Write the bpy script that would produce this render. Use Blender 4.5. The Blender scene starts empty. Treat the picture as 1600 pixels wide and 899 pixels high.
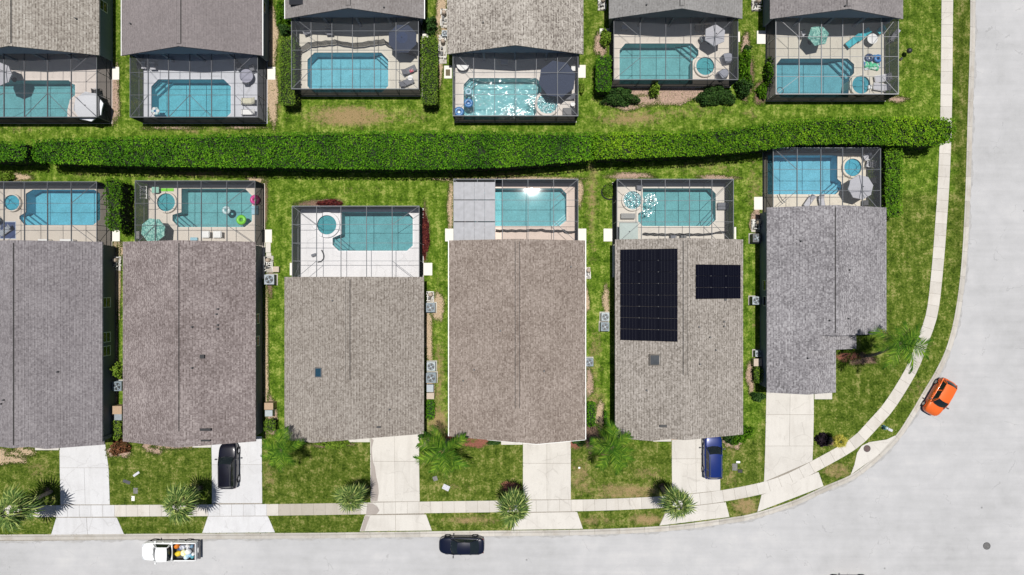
import bpy, math, random
import numpy as np
from mathutils import Vector, Matrix
from mathutils.geometry import tessellate_polygon, delaunay_2d_cdt
random.seed(7); RNG = np.random.default_rng(7)
S = bpy.context.scene
COL = S.collection
R = math.radians
# ------------------------------------------------------------------ camera, sky, sun
CAMH = 66.0
cd = bpy.data.cameras.new('camera'); cam = bpy.data.objects.new('camera', cd); COL.objects.link(cam)
cam.location = (0, 0, CAMH); cd.sensor_width = 36; cd.lens = 36*990/1600; cd.shift_y = -9.5/1600
cd.clip_start = 0.5; cd.clip_end = 4000
S.camera = cam
SUN = Vector((0.031, 0.150, 1)).normalized()
w = bpy.data.worlds.new('World'); S.world = w; w.use_nodes = True
nt = w.node_tree; bg = nt.nodes['Background']
sk = nt.nodes.new('ShaderNodeTexSky'); sk.sky_type = 'NISHITA'; sk.sun_disc = False
sk.sun_elevation = math.asin(SUN.z); sk.sun_rotation = math.atan2(SUN.x, SUN.y)
nt.links.new(sk.outputs[0], bg.inputs[0]); bg.inputs[1].default_value = 0.055
sl = bpy.data.lights.new('sun', 'SUN'); sl.energy = 4.9; sl.angle = R(0.5); sl.color = (1, .965, .91)
so = bpy.data.objects.new('sun', sl); COL.objects.link(so); so.location = (5, 15, 90)
so.rotation_euler = SUN.to_track_quat('Z', 'Y').to_euler()
S.view_settings.view_transform = 'Standard'; S.view_settings.look = 'None'
S.view_settings.exposure = 0.0; S.view_settings.gamma = 1
S.cycles.transparent_max_bounces = 24

# ------------------------------------------------------------------ coordinates
def X(px, h=0): return (px-800)/15*(CAMH-h)/CAMH
def Y(py, h=0): return (440-py)/15*(CAMH-h)/CAMH
def P(px, py, h=0): return (X(px, h), Y(py, h))
Z3 = Vector((0, 0, 0))

# ------------------------------------------------------------------ materials
MATS = {}
def newmat(name):
    m = bpy.data.materials.new(name); m.use_nodes = True
    return m, m.node_tree.nodes, m.node_tree.links, m.node_tree.nodes['Principled BSDF']
def pm(name, col, rough=.7, metal=0, var=.12, scale=8, bump=0, coat=0, spec=.5, detail=4, rnd=0, col2=None):
    if name in MATS: return MATS[name]
    m, N, L, b = newmat(name)
    b.inputs['Roughness'].default_value = rough; b.inputs['Metallic'].default_value = metal
    b.inputs['Coat Weight'].default_value = coat; b.inputs['Coat Roughness'].default_value = .04
    b.inputs['Specular IOR Level'].default_value = spec
    tc = N.new('ShaderNodeTexCoord'); nz = N.new('ShaderNodeTexNoise')
    nz.inputs['Scale'].default_value = scale; nz.inputs['Detail'].default_value = detail
    L.new(tc.outputs['Object'], nz.inputs['Vector'])
    cr = N.new('ShaderNodeValToRGB')
    c2 = col2 or tuple(min(1, c*(1+var)) for c in col)
    cr.color_ramp.elements[0].color = (*[c*(1-var) for c in col], 1); cr.color_ramp.elements[0].position = .3
    cr.color_ramp.elements[1].color = (*c2, 1); cr.color_ramp.elements[1].position = .7
    L.new(nz.outputs['Fac'], cr.inputs[0])
    out = cr.outputs[0]
    if rnd:
        oi = N.new('ShaderNodeObjectInfo'); mr = N.new('ShaderNodeMapRange')
        mr.inputs[3].default_value = 1-rnd; mr.inputs[4].default_value = 1+rnd*.4
        L.new(oi.outputs['Random'], mr.inputs[0])
        mx = N.new('ShaderNodeMix'); mx.data_type = 'RGBA'; mx.blend_type = 'MULTIPLY'; mx.inputs[0].default_value = 1
        L.new(out, mx.inputs[6]); L.new(mr.outputs[0], mx.inputs[7]); out = mx.outputs[2]
    L.new(out, b.inputs['Base Color'])
    if bump:
        bp = N.new('ShaderNodeBump'); bp.inputs['Strength'].default_value = bump; bp.inputs['Distance'].default_value = .05
        L.new(nz.outputs['Fac'], bp.inputs['Height']); L.new(bp.outputs[0], b.inputs['Normal'])
    MATS[name] = m; return m
def rampnode(N, stops):
    cr = N.new('ShaderNodeValToRGB'); e = cr.color_ramp.elements
    e[0].position = stops[0][0]; e[0].color = (*stops[0][1], 1)
    e[1].position = stops[-1][0]; e[1].color = (*stops[-1][1], 1)
    for p, c in stops[1:-1]:
        q = e.new(p); q.color = (*c, 1)
    return cr
def noise(N, L, vec, scale, detail=4, rough=.55, vscale=None):
    n = N.new('ShaderNodeTexNoise'); n.inputs['Scale'].default_value = scale
    n.inputs['Detail'].default_value = detail; n.inputs['Roughness'].default_value = rough
    if vscale:
        mp = N.new('ShaderNodeMapping'); mp.inputs['Scale'].default_value = vscale; L.new(vec, mp.inputs[0]); vec = mp.outputs[0]
    L.new(vec, n.inputs['Vector']); return n.outputs['Fac']
def mixc(N, L, fac, a, b, mode='MIX'):
    x = N.new('ShaderNodeMix'); x.data_type = 'RGBA'; x.blend_type = mode
    for s, v in ((0, fac), (6, a), (7, b)):
        if isinstance(v, (int, float)): x.inputs[s].default_value = v
        elif isinstance(v, tuple): x.inputs[s].default_value = (*v, 1)
        else: L.new(v, x.inputs[s])
    return x.outputs[2]
def mathn(N, L, op, a, b=None, clamp=False):
    x = N.new('ShaderNodeMath'); x.operation = op; x.use_clamp = clamp
    for s, v in ((0, a), (1, b)):
        if v is None: continue
        if isinstance(v, (int, float)): x.inputs[s].default_value = v
        else: L.new(v, x.inputs[s])
    return x.outputs[0]
def leafmat(name, dark, mid, light, rough=.8, patch=.5, spec=.12):
    if name in MATS: return MATS[name]
    m, N, L, b = newmat(name); b.inputs['Roughness'].default_value = rough; b.inputs['Specular IOR Level'].default_value = spec
    g = N.new('ShaderNodeNewGeometry'); tc = N.new('ShaderNodeTexCoord')
    nz = noise(N, L, tc.outputs['Object'], patch, 3)
    v = mathn(N, L, 'ADD', mathn(N, L, 'MULTIPLY', g.outputs['Random Per Island'], .6), mathn(N, L, 'MULTIPLY', mathn(N, L, 'SUBTRACT', nz, .3), 1.0), True)
    cr = rampnode(N, [(0.05, dark), (.5, mid), (1, light)]); L.new(v, cr.inputs[0]); L.new(cr.outputs[0], b.inputs['Base Color'])
    b.inputs['Subsurface Weight'].default_value = 0
    MATS[name] = m; return m
def lawnmat():
    m, N, L, b = newmat('lawn_grass'); b.inputs['Roughness'].default_value = 1; b.inputs['Specular IOR Level'].default_value = 0
    tc = N.new('ShaderNodeTexCoord'); o = tc.outputs['Object']
    big = noise(N, L, o, .22, 4); mid = noise(N, L, o, 1.1, 6, .7); fine = noise(N, L, o, 5, 5, .75); fib = noise(N, L, o, 17, 3, .7)
    stripe = noise(N, L, o, 1.1, 3, .5, (2.2, .18, 1))
    v = mathn(N, L, 'ADD', mathn(N, L, 'MULTIPLY', mid, .45), mathn(N, L, 'ADD', mathn(N, L, 'MULTIPLY', fine, .41), mathn(N, L, 'MULTIPLY', stripe, .14)))
    v = mathn(N, L, 'ADD', mathn(N, L, 'MULTIPLY', v, 1.7), -.35)
    c1 = rampnode(N, [(.33, (.026, .046, .006)), (.45, (.068, .103, .014)), (.54, (.120, .155, .026)), (.64, (.28, .255, .10))]); L.new(v, c1.inputs[0])
    at = N.new('ShaderNodeAttribute'); at.attribute_name = 'dry'
    sep = N.new('ShaderNodeSeparateColor'); L.new(at.outputs['Color'], sep.inputs[0])
    # green channel: brighter fresh turf between the rows;  red: dry straw;  blue: deeper green
    bright = mixc(N, L, mathn(N, L, 'MULTIPLY', sep.outputs[1], .75), c1.outputs[0], mixc(N, L, 1.0, c1.outputs[0], (1.15, 1.62, .75), 'MULTIPLY'))
    deep = mixc(N, L, mathn(N, L, 'MULTIPLY', sep.outputs[2], .8), bright, mixc(N, L, 1.0, bright, (.74, .76, .72), 'MULTIPLY'))
    dry_n = noise(N, L, o, 1.9, 8, .85)
    dn = mathn(N, L, 'ADD', mathn(N, L, 'MULTIPLY', fine, 1.2), mathn(N, L, 'MULTIPLY', big, .5))
    df = mathn(N, L, 'SUBTRACT', mathn(N, L, 'ADD', mathn(N, L, 'MULTIPLY', sep.outputs[0], 1.0), mathn(N, L, 'MULTIPLY', dry_n, 2.4)), 1.47, True)
    df = mathn(N, L, 'MULTIPLY', df, 2.2, True)
    straw = rampnode(N, [(.35, (.20, .145, .06)), (.65, (.42, .31, .165))]); L.new(fib, straw.inputs[0])
    c = mixc(N, L, df, deep, straw.outputs[0])
    L.new(c, b.inputs['Base Color'])
    bp = N.new('ShaderNodeBump'); bp.inputs['Strength'].default_value = .9; bp.inputs['Distance'].default_value = .09
    L.new(mathn(N, L, 'ADD', fine, fib), bp.inputs['Height']); L.new(bp.outputs[0], b.inputs['Normal'])
    return m
def roofmat(name, a, bcol, c, stripe=.5, patch=.5, contrast=1.0):
    m, N, L, b = newmat(name); b.inputs['Roughness'].default_value = .95; b.inputs['Specular IOR Level'].default_value = .1
    tc = N.new('ShaderNodeTexCoord'); o = tc.outputs['Object']
    sp = N.new('ShaderNodeSeparateXYZ'); L.new(o, sp.inputs[0])
    row = mathn(N, L, 'FLOOR', mathn(N, L, 'DIVIDE', sp.outputs[0], .12375))
    def cells(wd, seed):
        sh = mathn(N, L, 'MULTIPLY', mathn(N, L, 'FRACT', mathn(N, L, 'MULTIPLY', mathn(N, L, 'SINE', mathn(N, L, 'MULTIPLY', row, 12.9898)), 437.58)), wd*3)
        cl = mathn(N, L, 'FLOOR', mathn(N, L, 'DIVIDE', mathn(N, L, 'ADD', sp.outputs[1], sh), wd))
        cb = N.new('ShaderNodeCombineXYZ'); L.new(row, cb.inputs[0]); L.new(cl, cb.inputs[1]); cb.inputs[2].default_value = seed
        wn = N.new('ShaderNodeTexWhiteNoise'); L.new(cb.outputs[0], wn.inputs['Vector']); return wn.outputs['Value']
    c1 = cells(.12, 1.0); c2 = cells(.25, 7.0)
    nz = noise(N, L, o, 11, 5, .75); big = noise(N, L, o, .30, 5); med = noise(N, L, o, 1.6, 3, .5, (1.6, .5, 1))
    ln = mathn(N, L, 'FRACT', mathn(N, L, 'DIVIDE', sp.outputs[0], .2475))
    lines = mathn(N, L, 'MULTIPLY', mathn(N, L, 'LESS_THAN', ln, .28), -.16*stripe)
    v = mathn(N, L, 'ADD', mathn(N, L, 'MULTIPLY', c1, .24*contrast), mathn(N, L, 'MULTIPLY', c2, .18*contrast))
    v = mathn(N, L, 'ADD', v, mathn(N, L, 'MULTIPLY', nz, .30)); v = mathn(N, L, 'ADD', v, lines)
    v = mathn(N, L, 'ADD', v, .50-.21*contrast-.15+.03)
    v = mathn(N, L, 'ADD', v, mathn(N, L, 'MULTIPLY', mathn(N, L, 'SUBTRACT', big, .5), patch)); v = mathn(N, L, 'ADD', v, mathn(N, L, 'MULTIPLY', mathn(N, L, 'SUBTRACT', med, .5), .3*patch))
    cr = rampnode(N, [(.18, a), (.5, bcol), (.84, c)]); L.new(v, cr.inputs[0])
    L.new(cr.outputs[0], b.inputs['Base Color'])
    bp = N.new('ShaderNodeBump'); bp.inputs['Strength'].default_value = .5; bp.inputs['Distance'].default_value = .012
    L.new(c1, bp.inputs['Height']); L.new(bp.outputs[0], b.inputs['Normal'])
    MATS[name] = m; return m
def concmat(name, col, stain=(.30, .27, .23), amt=.35, sc=.45, rnd=.12, crack=.16):
    if name in MATS: return MATS[name]
    m, N, L, b = newmat(name); b.inputs['Roughness'].default_value = .9; b.inputs['Specular IOR Level'].default_value = .2
    tc = N.new('ShaderNodeTexCoord'); o = tc.outputs['Object']
    fine = noise(N, L, o, 14, 5, .7); big = noise(N, L, o, sc, 6, .6)
    base = rampnode(N, [(.3, tuple(x*.9 for x in col)), (.7, tuple(min(1, x*1.06) for x in col))]); L.new(fine, base.inputs[0])
    f = mathn(N, L, 'MULTIPLY', mathn(N, L, 'SUBTRACT', big, .47, True), amt*4, True)
    c = mixc(N, L, f, base.outputs[0], stain)
    oi = N.new('ShaderNodeObjectInfo'); mr = N.new('ShaderNodeMapRange'); mr.inputs[3].default_value = 1-rnd; mr.inputs[4].default_value = 1
    L.new(oi.outputs['Random'], mr.inputs[0])
    c = mixc(N, L, 1.0, c, mr.outputs[0], 'MULTIPLY')
    vo = N.new('ShaderNodeTexVoronoi'); vo.feature = 'DISTANCE_TO_EDGE'; vo.inputs['Scale'].default_value = .42
    wn = N.new('ShaderNodeTexNoise'); wn.inputs['Scale'].default_value = 1.6; wn.inputs['Detail'].default_value = 5; L.new(o, wn.inputs['Vector'])
    ad = N.new('ShaderNodeVectorMath'); ad.operation = 'MULTIPLY_ADD'; L.new(wn.outputs['Color'], ad.inputs[0]); ad.inputs[1].default_value = (.45, .45, 0); L.new(o, ad.inputs[2]); L.new(ad.outputs[0], vo.inputs['Vector'])
    ck = mathn(N, L, 'MULTIPLY', mathn(N, L, 'MULTIPLY', mathn(N, L, 'LESS_THAN', vo.outputs['Distance'], .012), mathn(N, L, 'GREATER_THAN', big, .5)), crack)
    c = mixc(N, L, ck, c, (.16, .14, .12))
    tr = noise(N, L, o, .9, 4, .6, (1.6, .25, 1)); c = mixc(N, L, mathn(N, L, 'MULTIPLY', mathn(N, L, 'SUBTRACT', tr, .5, True), 1.6, True), c, stain)
    L.new(c, b.inputs['Base Color'])
    bp = N.new('ShaderNodeBump'); bp.inputs['Strength'].default_value = .25; bp.inputs['Distance'].default_value = .01
    L.new(fine, bp.inputs['Height']); L.new(bp.outputs[0], b.inputs['Normal'])
    MATS[name] = m; return m
def roadmat():
    m, N, L, b = newmat('road_asphalt'); b.inputs['Roughness'].default_value = .88; b.inputs['Specular IOR Level'].default_value = .25
    tc = N.new('ShaderNodeTexCoord'); o = tc.outputs['Object']
    fine = noise(N, L, o, 22, 4, .75); big = noise(N, L, o, .09, 5, .6); med = noise(N, L, o, .6, 5, .6)
    st1 = noise(N, L, o, .5, 4, .6, (.14, 2.2, 1)); 
    v = mathn(N, L, 'ADD', mathn(N, L, 'MULTIPLY', fine, .22), mathn(N, L, 'ADD', mathn(N, L, 'MULTIPLY', big, .35), mathn(N, L, 'ADD', mathn(N, L, 'MULTIPLY', st1, .2), mathn(N, L, 'MULTIPLY', med, .23))))
    cr = rampnode(N, [(.34, (.29, .29, .292)), (.44, (.37, .37, .374)), (.53, (.415, .414, .42)), (.62, (.47, .465, .463))]); L.new(v, cr.inputs[0])
    # hairline cracks and dark spots
    vo = N.new('ShaderNodeTexVoronoi'); vo.feature = 'DISTANCE_TO_EDGE'; vo.inputs['Scale'].default_value = .16
    dv = N.new('ShaderNodeMapping'); L.new(o, dv.inputs[0])
    wn = N.new('ShaderNodeTexNoise'); wn.inputs['Scale'].default_value = .8; wn.inputs['Detail'].default_value = 5; L.new(o, wn.inputs['Vector'])
    ad = N.new('ShaderNodeVectorMath'); ad.operation = 'MULTIPLY_ADD'; L.new(wn.outputs['Color'], ad.inputs[0]); ad.inputs[1].default_value = (2.5, 2.5, 0); L.new(o, ad.inputs[2])
    L.new(ad.outputs[0], vo.inputs['Vector'])
    cf = mathn(N, L, 'MULTIPLY', mathn(N, L, 'LESS_THAN', vo.outputs['Distance'], .004), mathn(N, L, 'GREATER_THAN', med, .54))
    sp = N.new('ShaderNodeTexVoronoi'); sp.inputs['Scale'].default_value = .33; L.new(o, sp.inputs['Vector'])
    sf = mathn(N, L, 'MULTIPLY', mathn(N, L, 'LESS_THAN', sp.outputs['Distance'], .035), .55)
    c = mixc(N, L, mathn(N, L, 'MULTIPLY', cf, .28), cr.outputs[0], (.16, .16, .16))
    c = mixc(N, L, sf, c, (.12, .12, .12))
    L.new(c, b.inputs['Base Color'])
    bp = N.new('ShaderNodeBump'); bp.inputs['Strength'].default_value = .3; bp.inputs['Distance'].default_value = .01
    L.new(fine, bp.inputs['Height']); L.new(bp.outputs[0], b.inputs['Normal'])
    return m
def screenmat(name, a, col=(.018, .02, .026)):
    # woven insect mesh: the flatter one looks along it, the more thread covers the view
    m, N, L, b = newmat(name); N.remove(b)
    out = N['Material Output']
    lw = N.new('ShaderNodeLayerWeight'); lw.inputs['Blend'].default_value = .5
    g = N.new('ShaderNodeNewGeometry'); dt = N.new('ShaderNodeVectorMath'); dt.operation = 'DOT_PRODUCT'
    L.new(g.outputs['Incoming'], dt.inputs[0]); L.new(g.outputs['True Normal'], dt.inputs[1])
    c = mathn(N, L, 'MAXIMUM', mathn(N, L, 'ABSOLUTE', dt.outputs['Value']), .02)
    tr = mathn(N, L, 'POWER', 1-a, mathn(N, L, 'DIVIDE', 1.0, c))
    t = N.new('ShaderNodeBsdfTransparent'); d = N.new('ShaderNodeBsdfDiffuse'); d.inputs[0].default_value = (*col, 1)
    mx = N.new('ShaderNodeMixShader'); L.new(tr, mx.inputs[0]); L.new(d.outputs[0], mx.inputs[1]); L.new(t.outputs[0], mx.inputs[2])
    L.new(mx.outputs[0], out.inputs[0]); MATS[name] = m; return m
def watermat(name, tint, bump=.12, sc=2.2, rough=.045, foam=0):  # foam also paints sun sparkle as pale colour in the rippled pool water
    if name in MATS: return MATS[name]
    m, N, L, b = newmat(name); N.remove(b); out = N['Material Output']
    tc = N.new('ShaderNodeTexCoord')
    n1 = noise(N, L, tc.outputs['Object'], sc, 2, .4)
    bp = N.new('ShaderNodeBump'); bp.inputs['Strength'].default_value = bump; bp.inputs['Distance'].default_value = .1
    L.new(n1, bp.inputs['Height'])
    t = N.new('ShaderNodeBsdfTransparent'); t.inputs[0].default_value = (*tint, 1)
    gl = N.new('ShaderNodeBsdfGlossy'); gl.inputs['Roughness'].default_value = rough; L.new(bp.outputs[0], gl.inputs['Normal'])
    fr = N.new('ShaderNodeFresnel'); fr.inputs['IOR'].default_value = 1.33; L.new(bp.outputs[0], fr.inputs['Normal'])
    mx = N.new('ShaderNodeMixShader'); L.new(fr.outputs[0], mx.inputs[0]); L.new(t.outputs[0], mx.inputs[1]); L.new(gl.outputs[0], mx.inputs[2])
    res = mx.outputs[0]
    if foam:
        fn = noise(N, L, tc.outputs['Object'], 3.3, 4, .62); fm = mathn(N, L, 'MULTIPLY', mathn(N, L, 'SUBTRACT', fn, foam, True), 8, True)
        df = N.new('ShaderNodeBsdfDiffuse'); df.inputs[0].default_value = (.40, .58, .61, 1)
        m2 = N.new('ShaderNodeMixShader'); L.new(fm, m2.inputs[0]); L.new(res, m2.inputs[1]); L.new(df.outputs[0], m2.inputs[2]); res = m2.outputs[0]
    L.new(res, out.inputs[0]); MATS[name] = m; return m
def plaster(name, col):
    if name in MATS: return MATS[name]
    m, N, L, b = newmat(name); b.inputs['Roughness'].default_value = .8
    tc = N.new('ShaderNodeTexCoord'); o = tc.outputs['Object']
    a = noise(N, L, o, 9, 4, .75); c = noise(N, L, o, 1.0, 3)
    v = mathn(N, L, 'ADD', mathn(N, L, 'MULTIPLY', a, .7), mathn(N, L, 'MULTIPLY', c, .3))
    cr = rampnode(N, [(.38, tuple(x*.80 for x in col)), (.5, col), (.62, tuple(min(1, x*1.22) for x in col))]); L.new(v, cr.inputs[0])
    L.new(cr.outputs[0], b.inputs['Base Color']); MATS[name] = m; return m
def stripemat(name, cols, scale, axis='X'):
    if name in MATS: return MATS[name]
    m, N, L, b = newmat(name); b.inputs['Roughness'].default_value = .8
    tc = N.new('ShaderNodeTexCoord'); wv = N.new('ShaderNodeTexWave'); wv.inputs['Scale'].default_value = scale; wv.bands_direction = axis
    L.new(tc.outputs['Object'], wv.inputs['Vector'])
    cr = rampnode(N, [(0.45, cols[0]), (.55, cols[1])]); L.new(wv.outputs['Fac'], cr.inputs[0]); L.new(cr.outputs[0], b.inputs['Base Color'])
    MATS[name] = m; return m
def printmat(name, cols, scale):
    if name in MATS: return MATS[name]
    m, N, L, b = newmat(name); b.inputs['Roughness'].default_value = .8
    tc = N.new('ShaderNodeTexCoord'); v = N.new('ShaderNodeTexVoronoi'); v.inputs['Scale'].default_value = scale
    L.new(tc.outputs['Object'], v.inputs['Vector'])
    sc = N.new('ShaderNodeSeparateColor'); L.new(v.outputs['Color'], sc.inputs[0])
    cr = rampnode(N, [(i/max(1, len(cols)-1), c) for i, c in enumerate(cols)]); cr.color_ramp.interpolation = 'CONSTANT'
    L.new(sc.outputs[0], cr.inputs[0]); L.new(cr.outputs[0], b.inputs['Base Color']); MATS[name] = m; return m
def glassmat(name='dark_glass', col=(.012, .017, .02)):
    return pm(name, col, .05, 0, .1, 2, coat=0, spec=.5)

# ------------------------------------------------------------------ mesh helpers
ORG = {}
class MB:
    def __init__(s): s.v = []; s.f = []; s.mi = []; s.cur = 0
    def quad(s, *p):
        i = len(s.v); s.v += [tuple(q) for q in p]; s.f.append(tuple(range(i, i+len(p)))); s.mi.append(s.cur); return s
    def prism(s, poly, z0, z1, cap=True):
        n = len(poly); i = len(s.v)
        s.v += [(p[0], p[1], z0) for p in poly]+[(p[0], p[1], z1) for p in poly]
        a = sum(poly[k][0]*poly[(k+1) % n][1]-poly[(k+1) % n][0]*poly[k][1] for k in range(n))
        for k in range(n):
            j = (k+1) % n
            s.f.append((i+k, i+j, i+n+j, i+n+k) if a > 0 else (i+j, i+k, i+n+k, i+n+j)); s.mi.append(s.cur)
        if cap:
            top = tuple(i+n+k for k in range(n)); bot = tuple(i+k for k in range(n))
            if a > 0: bot = bot[::-1]
            else: top = top[::-1]
            s.f += [top, bot]; s.mi += [s.cur]*2
        return s
    def box(s, x0, x1, y0, y1, z0, z1): 
        if x0 > x1: x0, x1 = x1, x0
        if y0 > y1: y0, y1 = y1, y0
        return s.prism([(x0, y0), (x1, y0), (x1, y1), (x0, y1)], z0, z1)
    def obox(s, c, half, ang, z0, z1):
        ca, sa = math.cos(ang), math.sin(ang)
        return s.prism([(c[0]+ca*a-sa*b, c[1]+sa*a+ca*b) for a, b in ((-half[0], -half[1]), (half[0], -half[1]), (half[0], half[1]), (-half[0], half[1]))], z0, z1)
    def cyl(s, x, y, r, z0, z1, n=16, r1=None):
        r1 = r if r1 is None else r1; i = len(s.v)
        for (rr, z) in ((r, z0), (r1, z1)):
            s.v += [(x+rr*math.cos(2*math.pi*k/n), y+rr*math.sin(2*math.pi*k/n), z) for k in range(n)]
        for k in range(n):
            j = (k+1) % n; s.f.append((i+k, i+j, i+n+j, i+n+k)); s.mi.append(s.cur)
        s.f += [tuple(i+n+k for k in range(n)), tuple(i+n-1-k for k in range(n))]; s.mi += [s.cur]*2
        return s
    def lathe(s, x, y, prof, n=20):
        i = len(s.v); m = len(prof)
        for (r, z) in prof: s.v += [(x+r*math.cos(2*math.pi*k/n), y+r*math.sin(2*math.pi*k/n), z) for k in range(n)]
        for q in range(m-1):
            for k in range(n):
                j = (k+1) % n; s.f.append((i+q*n+k, i+q*n+j, i+(q+1)*n+j, i+(q+1)*n+k)); s.mi.append(s.cur)
        return s
    def tube(s, pts, r, n=6, r2=None):
        pts = [Vector(p) for p in pts]; i = len(s.v); m = len(pts)
        for q, p in enumerate(pts):
            d = (pts[min(q+1, m-1)]-pts[max(q-1, 0)]).normalized()
            u = d.cross(Vector((0, 0, 1))); u = Vector((1, 0, 0)) if u.length < 1e-3 else u.normalized(); v = d.cross(u)
            rr = r if r2 is None else r+(r2-r)*q/(m-1)
            for k in range(n):
                a = 2*math.pi*(k+.5)/n; s.v.append(tuple(p+u*rr*math.cos(a)+v*rr*math.sin(a)))
        for q in range(m-1):
            for k in range(n):
                j = (k+1) % n; s.f.append((i+q*n+k, i+(q+1)*n+k, i+(q+1)*n+j, i+q*n+j)); s.mi.append(s.cur)
        s.f += [tuple(i+k for k in range(n)), tuple(i+(m-1)*n+n-1-k for k in range(n))]; s.mi += [s.cur]*2
        return s
    def torus(s, x, y, z, Rr, r, n=24, m=8):
        i = len(s.v)
        for a in range(n):
            for b_ in range(m):
                A = 2*math.pi*a/n; B = 2*math.pi*b_/m
                s.v.append((x+(Rr+r*math.cos(B))*math.cos(A), y+(Rr+r*math.cos(B))*math.sin(A), z+r*math.sin(B)))
        for a in range(n):
            for b_ in range(m):
                c = (a+1) % n; d = (b_+1) % m
                s.f.append((i+a*m+b_, i+c*m+b_, i+c*m+d, i+a*m+d)); s.mi.append(s.cur)
        return s
    def holed(s, outer, holes, z):
        loops = [[Vector((p[0], p[1], 0)) for p in outer]]+[[Vector((p[0], p[1], 0)) for p in h] for h in holes]
        flat = [p for l in loops for p in l]; i = len(s.v)
        s.v += [(p.x, p.y, z) for p in flat]
        for t in tessellate_polygon(loops):
            a, b_, c = (flat[k] for k in t)
            if (b_-a).cross(c-a).z < 0: t = (t[0], t[2], t[1])
            s.f.append(tuple(i+k for k in t)); s.mi.append(s.cur)
        return s
    def build(s, name, mats, parent=None, smooth=False, world=False, bevel=0, subsurf=0, mesh_only=False, weld=False):
        me = bpy.data.meshes.new(name)
        og = ORG.get(parent.name, Z3) if (world and parent) else Z3
        me.from_pydata([(v[0]-og[0], v[1]-og[1], v[2]-og[2]) for v in s.v], [], s.f)
        if not isinstance(mats, (list, tuple)): mats = [mats]
        for m in mats: me.materials.append(m)
        if len(mats) > 1: me.polygons.foreach_set('material_index', s.mi)
        if smooth: me.polygons.foreach_set('use_smooth', [True]*len(s.f))
        me.update()
        if mesh_only: return me
        o = bpy.data.objects.new(name, me); COL.objects.link(o)
        if parent: o.parent = parent; ORG[o.name] = ORG.get(parent.name, Z3)
        if bevel:
            b = o.modifiers.new('b', 'BEVEL'); b.width = bevel; b.segments = 2; b.limit_method = 'ANGLE'
        if subsurf:
            b = o.modifiers.new('s', 'SUBSURF'); b.levels = subsurf; b.render_levels = subsurf
        return o
def inst(name, me, parent, loc=(0, 0, 0), rot=(0, 0, 0), sc=(1, 1, 1)):
    o = bpy.data.objects.new(name, me); COL.objects.link(o); o.location = loc; o.rotation_euler = rot; o.scale = sc
    if parent: o.parent = parent
    return o
def thing(name, label, cat, loc=(0, 0, 0), rz=0, group=None):
    o = bpy.data.objects.new(name, None); COL.objects.link(o); o.location = loc; o.rotation_euler = (0, 0, rz)
    o.empty_display_size = .2
    o['label'] = label; o['category'] = cat
    if group: o['group'] = group
    ORG[o.name] = Vector(loc); return o
def tag(o, label, cat, group=None):
    o['label'] = label; o['category'] = cat
    if group: o['group'] = group
    return o
def struct(o): o['kind'] = 'structure'; return o
def quads_mesh(name, C, U, V, mats):
    # N leaf quads from centres and half axes
    n = len(C); v = np.empty((n, 4, 3), np.float32)
    v[:, 0] = C-U; v[:, 1] = C-V; v[:, 2] = C+U; v[:, 3] = C+V
    me = bpy.data.meshes.new(name); me.vertices.add(n*4); me.vertices.foreach_set('co', v.ravel())
    me.loops.add(n*4); me.loops.foreach_set('vertex_index', np.arange(n*4, dtype=np.int32))
    me.polygons.add(n); me.polygons.foreach_set('loop_start', np.arange(0, n*4, 4, dtype=np.int32))
    me.polygons.foreach_set('loop_total', np.full(n, 4, np.int32))
    me.materials.append(mats); me.update(); me.validate(); return me
def leaf_quads(name, C, Nn, size, mat, up=.5):
    n = len(C); d = RNG.normal(size=(n, 3)); nrm = Nn*up*2+d; nrm /= np.linalg.norm(nrm, axis=1)[:, None]
    t = RNG.normal(size=(n, 3)); u = np.cross(nrm, t); u /= np.linalg.norm(u, axis=1)[:, None]; v = np.cross(nrm, u)
    s = (size*(.6+.8*RNG.random(n)))[:, None]
    return quads_mesh(name, C, u*s, v*s*.6, mat)
def inpoly_np(xy, poly):
    a = np.array(poly); b = np.roll(a, -1, 0); x = xy[:, 0][:, None]; y = xy[:, 1][:, None]
    c = ((a[None, :, 1] > y) != (b[None, :, 1] > y)) & (x < (b[None, :, 0]-a[None, :, 0])*(y-a[None, :, 1])/(b[None, :, 1]-a[None, :, 1]+1e-12)+a[None, :, 0])
    return c.sum(1) % 2 == 1
def catmull(pts, step):
    out = []; n = len(pts)
    for i in range(n-1):
        p0 = Vector(pts[max(i-1, 0)]); p1 = Vector(pts[i]); p2 = Vector(pts[i+1]); p3 = Vector(pts[min(i+2, n-1)])
        k = max(2, int((p2-p1).length/.15))
        if (p2-p1).length > 60: k = 8
        for j in range(k):
            t = j/k
            if (p2-p1).length > 60 or (p1-p0).length > 60 or (p3-p2).length > 60: out.append(p1.lerp(p2, t)); continue
            out.append(.5*((2*p1)+(p2-p0)*t+(2*p0-5*p1+4*p2-p3)*t*t+(3*p1-p0-3*p2+p3)*t*t*t))
    out.append(Vector(pts[-1]))
    if not step: return out
    res = [out[0]]; acc = 0
    for a, b_ in zip(out, out[1:]):
        d = (b_-a).length; t0 = 0
        while acc+d-t0 >= step:
            t0 += step-acc; acc = 0; res.append(a.lerp(b_, t0/d))
        acc += d-t0
    return res
def normals2d(pts):
    r = []
    for i in range(len(pts)):
        d = (pts[min(i+1, len(pts)-1)]-pts[max(i-1, 0)]).normalized(); r.append(Vector((d.y, -d.x)))
    return r

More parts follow.
